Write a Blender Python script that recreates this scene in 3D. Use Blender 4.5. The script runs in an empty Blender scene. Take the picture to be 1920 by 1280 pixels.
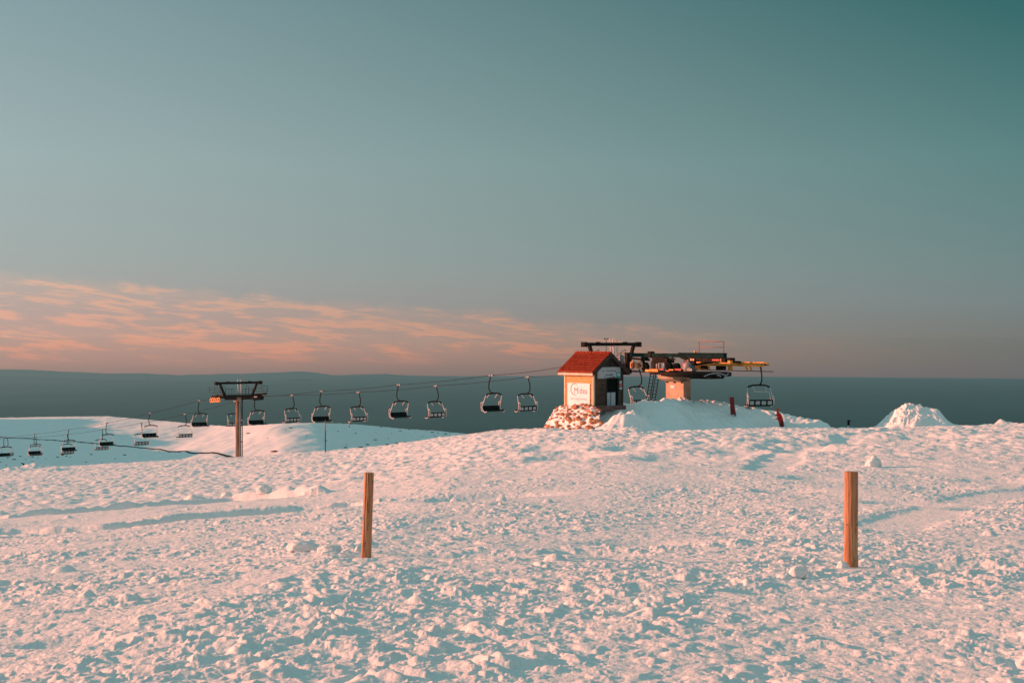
import bpy, math, random
import numpy as np
from mathutils import Vector, Matrix, noise as mnoise

SC = bpy.context.scene
COL = SC.collection
F = 2400.0            # focal length in photo pixels (1920 wide); eye level is row 640
rad = math.radians
random.seed(7)
GQ = 1.0

def pt(px, row, Y):
    return Vector(((px-960.0)/F*Y, Y, -(row-640.0)/F*Y))

def s2l(c):
    out = []
    for v in c:
        v = v/255.0
        out.append(v/12.92 if v <= .04045 else ((v+.055)/1.055)**2.4)
    return tuple(out)+(1.0,)

# ------------------------------------------------------------------ custom properties
def tag(o, label=None, cat=None, group=None, kind=None):
    if label: o['label'] = label
    if cat: o['category'] = cat
    if group: o['group'] = group
    if kind: o['kind'] = kind
    return o

def empty(name, loc=(0, 0, 0), rz=0.0):
    o = bpy.data.objects.new(name, None)
    COL.objects.link(o)
    o.location = loc
    o.rotation_euler = (0, 0, rz)
    o.empty_display_size = .2
    return o

def copy_tree(o, parent=None):
    c = o.copy(); COL.objects.link(c)
    if parent is not None:
        c.parent = parent
    for ch in list(o.children):
        copy_tree(ch, c)
    return c

# ------------------------------------------------------------------ mesh builder
class MB:
    def __init__(self):
        self.v = []; self.f = []; self.m = []; self.smooth = []
    def add(self, vs, fs, mi=0, smooth=False):
        b = len(self.v)
        self.v += [tuple(p) for p in vs]
        for f in fs:
            self.f.append(tuple(i+b for i in f)); self.m.append(mi); self.smooth.append(smooth)
        return self
    def box(self, c, s, rot=None, mi=0):
        c = Vector(c)
        vs = []
        for x in (-.5, .5):
            for y in (-.5, .5):
                for z in (-.5, .5):
                    p = Vector((x*s[0], y*s[1], z*s[2]))
                    if rot is not None: p = rot @ p
                    vs.append(c+p)
        fs = [(0, 1, 3, 2), (4, 6, 7, 5), (0, 4, 5, 1), (2, 3, 7, 6), (0, 2, 6, 4), (1, 5, 7, 3)]
        return self.add(vs, fs, mi)
    def bar(self, a, b, w, h, mi=0, up=(0, 0, 1)):
        a = Vector(a); b = Vector(b); d = b-a; L = d.length; d.normalize()
        u = Vector(up)
        if abs(d.dot(u)) > .98: u = Vector((1, 0, 0))
        sx = d.cross(u).normalized(); sz = sx.cross(d).normalized()
        m = Matrix((d, sx, sz)).transposed()
        return self.box((a+b)/2, (L, w, h), m, mi)
    def tube(self, pts, r, n=8, mi=0, cap=True):
        pts = [Vector(p) for p in pts]
        rs = r if isinstance(r, (list, tuple)) else [r]*len(pts)
        vs = []; fs = []
        ref = None
        for i, p in enumerate(pts):
            if i == 0: d = pts[1]-pts[0]
            elif i == len(pts)-1: d = pts[-1]-pts[-2]
            else: d = (pts[i+1]-p).normalized()+(p-pts[i-1]).normalized()
            if d.length < 1e-9: d = Vector((0, 0, 1))
            d.normalize()
            if ref is None:
                ref = Vector((0, 0, 1)) if abs(d.z) < .9 else Vector((1, 0, 0))
            a = d.cross(ref)
            if a.length < 1e-6: a = d.cross(Vector((0, 1, 0)))
            a.normalize(); b = d.cross(a).normalized(); ref = -b if False else ref
            for k in range(n):
                t = 2*math.pi*k/n
                vs.append(p+a*math.cos(t)*rs[i]+b*math.sin(t)*rs[i])
        for i in range(len(pts)-1):
            for k in range(n):
                k2 = (k+1) % n
                fs.append((i*n+k, i*n+k2, (i+1)*n+k2, (i+1)*n+k))
        if cap:
            fs.append(tuple(range(n))[::-1]); fs.append(tuple((len(pts)-1)*n+k for k in range(n)))
        return self.add(vs, fs, mi, True)
    def cyl(self, a, b, r, n=20, mi=0):
        return self.tube([a, b], r, n, mi)
    def build(self, name, mats, parent=None, bevel=0.0, shade=None):
        me = bpy.data.meshes.new(name)
        me.from_pydata(self.v, [], self.f)
        if not isinstance(mats, (list, tuple)): mats = [mats]
        for m in mats: me.materials.append(m)
        me.polygons.foreach_set('material_index', self.m)
        sm = self.smooth if shade is None else [shade]*len(self.f)
        # flat caps (n-gons) stay flat
        sm = [s and len(f) <= 4 for s, f in zip(sm, self.f)]
        me.polygons.foreach_set('use_smooth', sm)
        me.update()
        o = bpy.data.objects.new(name, me); COL.objects.link(o)
        if parent is not None: o.parent = parent
        if bevel:
            bv = o.modifiers.new('bevel', 'BEVEL'); bv.width = bevel; bv.segments = 2
            bv.limit_method = 'ANGLE'; bv.angle_limit = rad(40)
        return o

def curve_pts(ctrl, n=6):
    """Catmull-Rom through control points"""
    c = [Vector(p) for p in ctrl]
    c = [c[0]*2-c[1]]+c+[c[-1]*2-c[-2]]
    out = []
    for i in range(1, len(c)-2):
        for k in range(n):
            t = k/n
            p0, p1, p2, p3 = c[i-1], c[i], c[i+1], c[i+2]
            out.append(.5*((2*p1)+(-p0+p2)*t+(2*p0-5*p1+4*p2-p3)*t*t+(-p0+3*p1-3*p2+p3)*t**3))
    out.append(c[-2])
    return out

def grid_object(name, X, Y, Z, mat, parent=None, smooth=True):
    """X,Y,Z arrays (rows, cols) -> mesh object (fast)"""
    nr, nc = X.shape
    co = np.stack([X, Y, Z], -1).reshape(-1, 3).astype(np.float32)
    idx = np.arange(nr*nc, dtype=np.int32).reshape(nr, nc)
    q = np.stack([idx[:-1, :-1], idx[:-1, 1:], idx[1:, 1:], idx[1:, :-1]], -1).reshape(-1, 4)
    me = bpy.data.meshes.new(name)
    me.vertices.add(len(co)); me.vertices.foreach_set('co', co.ravel())
    me.loops.add(q.size); me.loops.foreach_set('vertex_index', q.ravel())
    me.polygons.add(len(q))
    me.polygons.foreach_set('loop_start', np.arange(0, q.size, 4, dtype=np.int32))
    me.polygons.foreach_set('loop_total', np.full(len(q), 4, dtype=np.int32))
    me.update(calc_edges=True)
    me.polygons.foreach_set('use_smooth', np.full(len(q), smooth, dtype=bool))
    me.materials.append(mat)
    me.validate()
    o = bpy.data.objects.new(name, me); COL.objects.link(o)
    if parent is not None: o.parent = parent
    return o

# ------------------------------------------------------------------ numpy noise
def _h(ix, iy, seed):
    h = (ix.astype(np.int64)*374761393 + iy.astype(np.int64)*668265263 + seed*1442695041) & 0xffffffff
    h = ((h ^ (h >> 13))*1274126177) & 0xffffffff
    h = ((h ^ (h >> 16))*2246822519) & 0xffffffff
    return ((h ^ (h >> 15)) & 0xffffff).astype(np.float32)/float(0xffffff)

def perlin(x, y, seed=0):
    x0 = np.floor(x); y0 = np.floor(y)
    fx = (x-x0).astype(np.float32); fy = (y-y0).astype(np.float32)
    ix = x0.astype(np.int64); iy = y0.astype(np.int64)
    u = fx*fx*fx*(fx*(fx*6-15)+10); v = fy*fy*fy*(fy*(fy*6-15)+10)
    def g(dx, dy):
        a = _h(ix+dx, iy+dy, seed)*(2*np.pi)
        return np.cos(a)*(fx-dx)+np.sin(a)*(fy-dy)
    return ((g(0, 0)*(1-u)+g(1, 0)*u)*(1-v)+(g(0, 1)*(1-u)+g(1, 1)*u)*v)*1.5

def fbm(x, y, octs, seed=0, gain=.5):
    s = 0; a = 1.0
    for o in range(octs):
        s = s+a*perlin(x*2**o+o*17.3, y*2**o-o*9.1, seed+o); a *= gain
    return s

def lumps(x, y, seed, dens=.7, rmin=.25, rmax=.75):
    """round lumps scattered one per unit cell: height 0..1"""
    x0 = np.floor(x).astype(np.int64); y0 = np.floor(y).astype(np.int64)
    out = np.zeros(x.shape, np.float32)
    for dx in (-1, 0, 1):
        for dy in (-1, 0, 1):
            cx = x0+dx; cy = y0+dy
            jx = _h(cx, cy, seed); jy = _h(cx, cy, seed+11)
            r = rmin+(rmax-rmin)*_h(cx, cy, seed+23)**1.5
            on = _h(cx, cy, seed+37) < dens
            d2 = ((x-cx-jx)**2+(y-cy-jy)**2)/(r*r)
            h = np.where((d2 < 1) & on, r*np.maximum(1-d2, 0)**.72, 0)
            out = np.maximum(out, h)
    return out/rmax

def sstep(a, b, x):
    t = np.clip((x-a)/(b-a), 0, 1)
    return t*t*(3-2*t)
# ------------------------------------------------------------------ materials
def new_mat(name):
    m = bpy.data.materials.new(name); m.use_nodes = True
    nt = m.node_tree; nt.nodes.clear()
    out = nt.nodes.new('ShaderNodeOutputMaterial')
    b = nt.nodes.new('ShaderNodeBsdfPrincipled')
    nt.links.new(b.outputs[0], out.inputs[0])
    return m, nt, b

def mat(name, col, rough=.6, metal=0.0, var=.15, scale=6.0, bump=0.0, bscale=30.0, stretch=(1, 1, 1), dark=None, spec=.4):
    """base colour broken up by object-space noise, optional second (worn) colour and bump"""
    m, nt, b = new_mat(name)
    L = nt.links
    tc = nt.nodes.new('ShaderNodeTexCoord'); mp = nt.nodes.new('ShaderNodeMapping')
    mp.inputs['Scale'].default_value = stretch
    L.new(tc.outputs['Object'], mp.inputs[0])
    n = nt.nodes.new('ShaderNodeTexNoise'); n.inputs['Scale'].default_value = scale
    n.inputs['Detail'].default_value = 6
    L.new(mp.outputs[0], n.inputs['Vector'])
    r = nt.nodes.new('ShaderNodeValToRGB')
    c = col if len(col) == 4 else tuple(col)+(1,)
    d = dark if dark is not None else tuple(x*(1-var*2) for x in c[:3])
    hi = tuple(min(1, x*(1+var)) for x in c[:3])
    r.color_ramp.elements[0].position = .3; r.color_ramp.elements[0].color = tuple(d[:3])+(1,)
    r.color_ramp.elements[1].position = .62; r.color_ramp.elements[1].color = hi+(1,)
    L.new(n.outputs['Fac'], r.inputs[0]); L.new(r.outputs[0], b.inputs['Base Color'])
    b.inputs['Roughness'].default_value = rough; b.inputs['Metallic'].default_value = metal
    b.inputs['Specular IOR Level'].default_value = spec
    if bump:
        n2 = nt.nodes.new('ShaderNodeTexNoise'); n2.inputs['Scale'].default_value = bscale
        n2.inputs['Detail'].default_value = 5
        L.new(mp.outputs[0], n2.inputs['Vector'])
        bp = nt.nodes.new('ShaderNodeBump'); bp.inputs['Strength'].default_value = bump
        bp.inputs['Distance'].default_value = .03
        L.new(n2.outputs['Fac'], bp.inputs['Height']); L.new(bp.outputs[0], b.inputs['Normal'])
    return m

def snow_mat(name, col, b1, s1, b2, s2, d1=.02, d2=.006):
    m, nt, b = new_mat(name); L = nt.links
    tc = nt.nodes.new('ShaderNodeTexCoord')
    n1 = nt.nodes.new('ShaderNodeTexNoise'); n1.inputs['Scale'].default_value = s1; n1.inputs['Detail'].default_value = 8
    n1.inputs['Roughness'].default_value = .65
    n2 = nt.nodes.new('ShaderNodeTexNoise'); n2.inputs['Scale'].default_value = s2; n2.inputs['Detail'].default_value = 4
    L.new(tc.outputs['Object'], n1.inputs['Vector']); L.new(tc.outputs['Object'], n2.inputs['Vector'])
    bp1 = nt.nodes.new('ShaderNodeBump'); bp1.inputs['Strength'].default_value = b1; bp1.inputs['Distance'].default_value = d1
    bp2 = nt.nodes.new('ShaderNodeBump'); bp2.inputs['Strength'].default_value = b2; bp2.inputs['Distance'].default_value = d2
    L.new(n1.outputs['Fac'], bp1.inputs['Height']); L.new(n2.outputs['Fac'], bp2.inputs['Height'])
    L.new(bp1.outputs[0], bp2.inputs['Normal']); L.new(bp2.outputs[0], b.inputs['Normal'])
    mx = nt.nodes.new('ShaderNodeMixRGB'); mx.inputs[1].default_value = tuple(c*.93 for c in col)+(1,)
    mx.inputs[2].default_value = tuple(min(1, c*1.03) for c in col)+(1,)
    n3 = nt.nodes.new('ShaderNodeTexNoise'); n3.inputs['Scale'].default_value = .8; n3.inputs['Detail'].default_value = 5
    L.new(tc.outputs['Object'], n3.inputs['Vector']); L.new(n3.outputs['Fac'], mx.inputs[0])
    L.new(mx.outputs[0], b.inputs['Base Color'])
    b.inputs['Roughness'].default_value = .62; b.inputs['Specular IOR Level'].default_value = .25
    return m

M = {}
M['snow'] = snow_mat('snow', (.87, .875, .89), .85, 9.0, .45, 60.0, .035, .006)
M['snow_mound'] = snow_mat('packed_snow', (.87, .875, .89), .5, 2.2, .35, 14.0, .05, .02)
M['snow_far'] = snow_mat('far_snow', (.85, .87, .89), .5, .12, .4, .9, .5, .06)
M['dark_metal'] = mat('dark_painted_steel', (.020, .017, .014), .7, 0, .3, 4, spec=.05)
M['green_metal'] = mat('dark_green_steel', (.006, .028, .028), .8, 0, .25, 3, spec=.05)
M['black'] = mat('black_rubber', (.006, .009, .010), .9, 0, .2, 5, spec=.03)
M['light_metal'] = mat('galvanised_tube', (.62, .60, .60), .5, 0, .1, 9)
M['grey_metal'] = mat('grey_steel', (.22, .25, .27), .5, 0, .2, 5)
M['panel_grey'] = mat('pale_seat_back', (.42, .46, .48), .6, 0, .12, 8)
M['seat_dark'] = mat('dark_seat_vinyl', (.008, .014, .016), .85, 0, .25, 12, bump=.2, spec=.05)
M['orange'] = mat('orange_painted_steel', (.85, .34, .06), .6, 0, .2, 3)
M['sheave'] = mat('sheave_liner', (.70, .42, .22), .6, 0, .15, 10)
M['red'] = mat('red_paint', (.45, .03, .025), .5, 0, .25, 5)
M['red_dark'] = mat('dark_red_board', (.20, .008, .01), .6, 0, .3, 3)
M['rail_red'] = mat('red_railing_paint', (.30, .07, .06), .55, 0, .2, 5)
M['shaft'] = mat('pylon_steel', (.28, .19, .14), .7, 0, .2, 1.5, stretch=(3, 3, .5), dark=(.17, .10, .075), spec=.1)
M['rope'] = mat('wire_rope', (.02, .018, .018), .8, 0, .2, 4, spec=.05)
M['concrete'] = mat('painted_concrete', (.44, .34, .25), .85, 0, .12, 1.5, bump=.25, bscale=14)
M['white_sign'] = mat('white_sign_panel', (.64, .80, .90), .5, 0, .03, 3)
M['sign_print'] = mat('grey_print', (.10, .12, .17), .6, 0, .05, 8)
M['sign_print_pale'] = mat('pale_pink_print', (.30, .28, .29), .6, 0, .05, 8)
M['sign_shade'] = mat('grey_blue_sign', (.40, .47, .52), .5, 0, .06, 3)
M['sign_dark'] = mat('dark_print', (.02, .03, .035), .6, 0, .1, 8)
M['sign_teal'] = mat('teal_print', (.04, .26, .26), .5, 0, .1, 8)
M['sign_teal_pale'] = mat('pale_teal_print', (.35, .60, .58), .5, 0, .1, 8)
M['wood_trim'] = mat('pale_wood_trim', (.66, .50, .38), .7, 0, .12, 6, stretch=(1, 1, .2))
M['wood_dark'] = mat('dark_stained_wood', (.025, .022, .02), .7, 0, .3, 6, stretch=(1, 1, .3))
M['bench'] = mat('purple_brown_timber', (.14, .07, .07), .7, 0, .2, 4, stretch=(.3, 1, 1))
M['fabric_red'] = mat('red_jacket', (.68, .025, .02), .8, 0, .25, 14, bump=.4, bscale=20)
M['fabric_dark'] = mat('dark_red_trousers', (.16, .015, .015), .8, 0, .25, 14, bump=.4, bscale=20)
M['skin'] = mat('skin', (.55, .33, .24), .6, 0, .06, 20)
M['glove'] = mat('white_glove', (.75, .72, .70), .7, 0, .08, 20)
M['boot'] = mat('black_boot', (.02, .02, .02), .6)
M['stone'] = mat('brown_stone', (.40, .20, .11), .85, 0, .25, 3.5, bump=.6, bscale=12, dark=(.09, .05, .035))
M['rock_far'] = mat('dark_rock', (.035, .045, .045), .9, 0, .3, 1.5, bump=.5, bscale=4)
M['plastic_dark'] = mat('dark_tarp', (.015, .025, .03), .9, 0, .3, .3, spec=.02)

def plank_mat():
    m, nt, b = new_mat('log_siding'); L = nt.links
    tc = nt.nodes.new('ShaderNodeTexCoord')
    mp = nt.nodes.new('ShaderNodeMapping'); mp.inputs['Scale'].default_value = (1.3, 1.3, 9)
    L.new(tc.outputs['Object'], mp.inputs[0])
    n = nt.nodes.new('ShaderNodeTexNoise'); n.inputs['Scale'].default_value = 2.2; n.inputs['Detail'].default_value = 8
    n.inputs['Roughness'].default_value = .7
    L.new(mp.outputs[0], n.inputs['Vector'])
    r = nt.nodes.new('ShaderNodeValToRGB')
    e = r.color_ramp.elements
    e[0].position = .3; e[0].color = (.42, .16, .055, 1)
    e[1].position = .5; e[1].color = (.82, .38, .14, 1)
    x = e.new(.72); x.color = (.90, .50, .22, 1)
    L.new(n.outputs['Fac'], r.inputs[0]); L.new(r.outputs[0], b.inputs['Base Color'])
    b.inputs['Roughness'].default_value = .7
    bp = nt.nodes.new('ShaderNodeBump'); bp.inputs['Strength'].default_value = .3; bp.inputs['Distance'].default_value = .02
    L.new(n.outputs['Fac'], bp.inputs['Height']); L.new(bp.outputs[0], b.inputs['Normal'])
    return m
M['planks'] = plank_mat()
M['roof'] = mat('terracotta_tile', (.25, .038, .014), .7, 0, .2, 3.0, spec=.1, dark=(.20, .015, .006), bump=.3, bscale=25)

def post_mat(name, wet):
    """debarked conifer post: long grain, drying cracks, knots; object z runs up the post"""
    m, nt, b = new_mat(name); L = nt.links
    tc = nt.nodes.new('ShaderNodeTexCoord')
    mp = nt.nodes.new('ShaderNodeMapping'); mp.inputs['Scale'].default_value = (26, 26, 1.3)
    L.new(tc.outputs['Object'], mp.inputs[0])
    n = nt.nodes.new('ShaderNodeTexNoise'); n.inputs['Scale'].default_value = 1.6; n.inputs['Detail'].default_value = 9
    n.inputs['Roughness'].default_value = .6
    L.new(mp.outputs[0], n.inputs['Vector'])
    r = nt.nodes.new('ShaderNodeValToRGB'); e = r.color_ramp.elements
    e[0].position = .28; e[0].color = (.20, .07, .03, 1)
    e[1].position = .5; e[1].color = (.45, .23, .12, 1)
    x = e.new(.75); x.color = (.58, .33, .19, 1)
    L.new(n.outputs['Fac'], r.inputs[0])
    mp2 = nt.nodes.new('ShaderNodeMapping'); mp2.inputs['Scale'].default_value = (14, 14, .9)
    L.new(tc.outputs['Object'], mp2.inputs[0])
    n2 = nt.nodes.new('ShaderNodeTexNoise'); n2.inputs['Scale'].default_value = 1.0; n2.inputs['Detail'].default_value = 3
    n2.inputs['Distortion'].default_value = .6
    L.new(mp2.outputs[0], n2.inputs['Vector'])
    r2 = nt.nodes.new('ShaderNodeValToRGB'); e2 = r2.color_ramp.elements
    e2[0].position = .485; e2[0].color = (0, 0, 0, 1); e2[1].position = .5; e2[1].color = (1, 1, 1, 1)
    y = e2.new(.515); y.color = (0, 0, 0, 1)
    L.new(n2.outputs['Fac'], r2.inputs[0])
    mul = nt.nodes.new('ShaderNodeMath'); mul.operation = 'MULTIPLY'; mul.inputs[1].default_value = wet
    L.new(r2.outputs[0], mul.inputs[0])
    mx = nt.nodes.new('ShaderNodeMixRGB'); mx.inputs[2].default_value = (.05, .02, .012, 1)
    L.new(mul.outputs[0], mx.inputs[0]); L.new(r.outputs[0], mx.inputs[1])
    L.new(mx.outputs[0], b.inputs['Base Color'])
    b.inputs['Roughness'].default_value = .75; b.inputs['Specular IOR Level'].default_value = .2
    bp = nt.nodes.new('ShaderNodeBump'); bp.inputs['Strength'].default_value = .6; bp.inputs['Distance'].default_value = .006
    sub = nt.nodes.new('ShaderNodeMath'); sub.operation = 'SUBTRACT'
    L.new(n.outputs['Fac'], sub.inputs[0]); L.new(mul.outputs[0], sub.inputs[1])
    L.new(sub.outputs[0], bp.inputs['Height']); L.new(bp.outputs[0], b.inputs['Normal'])
    return m
M['post_a'] = post_mat('cracked_post_wood', .9)
M['post_b'] = post_mat('smooth_post_wood', .45)
M['knot'] = mat('knot_wood', (.10, .035, .02), .8, 0, .2, 20)

def plain_mat():
    m, nt, b = new_mat('plain_ground'); L = nt.links
    tc = nt.nodes.new('ShaderNodeTexCoord')
    def noise(scale, detail, sx=1, sy=1):
        mp = nt.nodes.new('ShaderNodeMapping'); mp.inputs['Scale'].default_value = (sx, sy, 1)
        L.new(tc.outputs['Object'], mp.inputs[0])
        n = nt.nodes.new('ShaderNodeTexNoise'); n.inputs['Scale'].default_value = scale; n.inputs['Detail'].default_value = detail
        L.new(mp.outputs[0], n.inputs['Vector']); return n
    n = noise(.0006, 7, 1, .6)
    r = nt.nodes.new('ShaderNodeValToRGB'); e = r.color_ramp.elements
    e[0].position = .35; e[0].color = (.003, .044, .044, 1)
    e[1].position = .65; e[1].color = (.012, .072, .068, 1)
    L.new(n.outputs['Fac'], r.inputs[0])
    # pale villages
    n2 = noise(.012, 4, 1, .5)
    n3 = noise(.00025, 3)
    r2 = nt.nodes.new('ShaderNodeValToRGB'); r2.color_ramp.elements[0].position = .66; r2.color_ramp.elements[1].position = .72
    r3 = nt.nodes.new('ShaderNodeValToRGB'); r3.color_ramp.elements[0].position = .56; r3.color_ramp.elements[1].position = .64
    L.new(n2.outputs['Fac'], r2.inputs[0]); L.new(n3.outputs['Fac'], r3.inputs[0])
    mu = nt.nodes.new('ShaderNodeMath'); mu.operation = 'MULTIPLY'
    L.new(r2.outputs[0], mu.inputs[0]); L.new(r3.outputs[0], mu.inputs[1])
    mx = nt.nodes.new('ShaderNodeMixRGB'); mx.inputs[2].default_value = (.35, .33, .32, 1)
    L.new(mu.outputs[0], mx.inputs[0]); L.new(r.outputs[0], mx.inputs[1]); L.new(mx.outputs[0], b.inputs['Base Color'])
    b.inputs['Roughness'].default_value = 1; b.inputs['Specular IOR Level'].default_value = 0
    return m
M['plain'] = plain_mat()
M['mountain'] = mat('wooded_mountain', (.03, .06, .06), 1, 0, .2, .0006, spec=0)
# ------------------------------------------------------------------ near snow field
_px = np.array([-1400, -600, 0, 200, 440, 610, 700, 870, 960, 1020, 1125, 1300, 1570, 1660, 1780, 1920, 2500, 3300], float)
_rc = np.array([960, 925, 881, 869, 857, 846, 838, 815, 806, 804, 807, 807, 804, 801, 799, 796, 785, 770], float)
_yc = np.array([185, 175, 165, 160, 152, 140, 132, 118, 112, 104, 93, 90, 89, 89, 89, 89, 89, 89], float)
_u = np.linspace(-1400, 3300, 2351)
def _sm(v):
    y = np.interp(_u, _px, v); k = np.exp(-np.linspace(-2.2, 2.2, 41)**2); k /= k.sum()
    return np.convolve(np.pad(y, 20, mode='edge'), k, mode='valid')
_rcs = _sm(_rc); _ycs = _sm(_yc)

def zbase(X, Y):
    """broad shape of the near snow field"""
    X = np.asarray(X, float); Y = np.asarray(Y, float)
    Yq = np.maximum(Y, 3.0)
    px = 960+F*X/Yq
    yc = np.interp(px, _u, _ycs); rc = np.interp(px, _u, _rcs)
    zc = -(rc-640)/F*yc
    Y0 = 16.0
    z0 = -1.15-.097*Y0; m0 = -.092; m1 = zc/yc
    L = yc-Y0; t = np.clip((Y-Y0)/L, 0, 1)
    tilt = -1.5*np.tanh(np.maximum(-X-2.2, 0)*.065/1.5)*(1-t**1.5)
    zh = (2*t**3-3*t**2+1)*z0+(t**3-2*t**2+t)*L*m0+(-2*t**3+3*t**2)*zc+(t**3-t**2)*L*m1
    zn = -1.15-.097*Y
    z = np.where(Y < Y0, zn, zh)
    z = z+tilt
    d = np.maximum(Y-yc, 0)
    z = np.where(Y > yc, zc+m1*d-.004*d*d-.03*d, z)
    return z

def invert(px, row, fn=zbase, y0=4.0, y1=None):
    """depth at which the surface shows at photo pixel (px, row): used once to site things on the ground"""
    if y1 is None: y1 = float(np.interp(px, _u, _ycs))
    Y = np.linspace(y0, y1, 4000)
    X = (px-960)/F*Y
    r = 640-F*fn(X, Y)/Y
    i = int(np.argmin(np.abs(r-row)))
    return float(X[i]), float(Y[i])

# pits and bumps: (px, row, half width m, half depth m, amount m)
PITS = [(915, 929, 1.7, 1.3, -.26), (820, 940, .9, .8, -.14), (1075, 853, 1.8, 3.0, -.30), (1030, 838, 1.4, 3, -.22),
        (1560, 825, 2.6, 3.5, -.34), (1620, 820, 2.0, 3, -.24), (1745, 818, 2.0, 3, -.30), (1500, 838, 1.6, 3, -.24),
        (1190, 838, 1.4, 3, -.22), (1265, 858, 1.3, 2, -.16), (1395, 845, 1.3, 3, -.18), (1875, 900, 1.1, 1.2, -.15),
        (1765, 917, .7, .7, -.12), (1700, 945, .8, .6, -.10), (1850, 955, .7, .5, -.10), (1100, 1035, .7, .45, -.08),
        (1210, 1015, .8, .5, -.09), (870, 1045, .7, .35, -.07), (1530, 897, .9, .9, -.12), (1480, 920, .8, .8, -.10),
        (250, 1010, .8, .45, -.08), (1400, 1000, .6, .4, -.08), (700, 950, .7, .8, -.12), (560, 955, .8, .8, -.14),
        (1800, 1060, .5, .35, -.07), (330, 905, 1.0, 1.6, -.10), (1460, 1110, .45, .3, -.06), (120, 1200, .3, .2, -.05)]
BUMPS = [(60, 880, 2.4, 2.4, .55), (20, 884, 1.6, 2.0, .38), (100, 884, 1.6, 1.6, .28), (1878, 795, .6, .6, .35),
         (1035, 810, 1.3, 1.3, .22), (1085, 811, 1.4, 1.2, .25), (500, 868, 2, 3, .25), (1300, 812, 1.6, 2, .15), (1180, 812, 1.5, 2, .22)]
def _site(L):
    out = []
    for (px, row, a, b, h) in L:
        if h < 0: h *= 1.25
        x, y = invert(px, row); out.append((x, y, a, b, h))
    return out
_pits = _site(PITS); _bumps = _site(BUMPS)

# wheel ruts of a piste machine on the left: (polyline of (px,row)), depth, bank height
RUTS = [([(-160, 978), (0, 972), (200, 957), (420, 938), (530, 931)], .30, .24),
        ([(-160, 1012), (0, 1001), (200, 990), (400, 969), (640, 948)], .28, .10),
        ([(300, 905), (480, 893), (700, 862), (860, 842)], .05, .03),
        ([(1440, 880), (1480, 845), (1600, 815), (1700, 806)], .06, .05),
        ([(1660, 990), (1800, 945), (1920, 925), (2050, 910)], .04, .02)]
_ruts = [(np.array([invert(px, row) for px, row in L]), d, b) for L, d, b in RUTS]

def seg_dist(X, Y, P):
    """signed distance (positive on the far side) to a polyline"""
    best = np.full(X.shape, 1e9); sign = np.zeros(X.shape); al = np.zeros(X.shape); acc = 0
    for a, b in zip(P[:-1], P[1:]):
        d = b-a; L = math.hypot(*d); ux, uy = d/L
        rx = X-a[0]; ry = Y-a[1]
        t = np.clip(rx*ux+ry*uy, 0, L)
        ex = rx-t*ux; ey = ry-t*uy
        dd = np.hypot(ex, ey); s = np.sign(ux*ry-uy*rx)
        m = dd < best
        best = np.where(m, dd, best); sign = np.where(m, s, sign); al = np.where(m, acc+t, al)
        acc += L
    return best*sign, al

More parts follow.
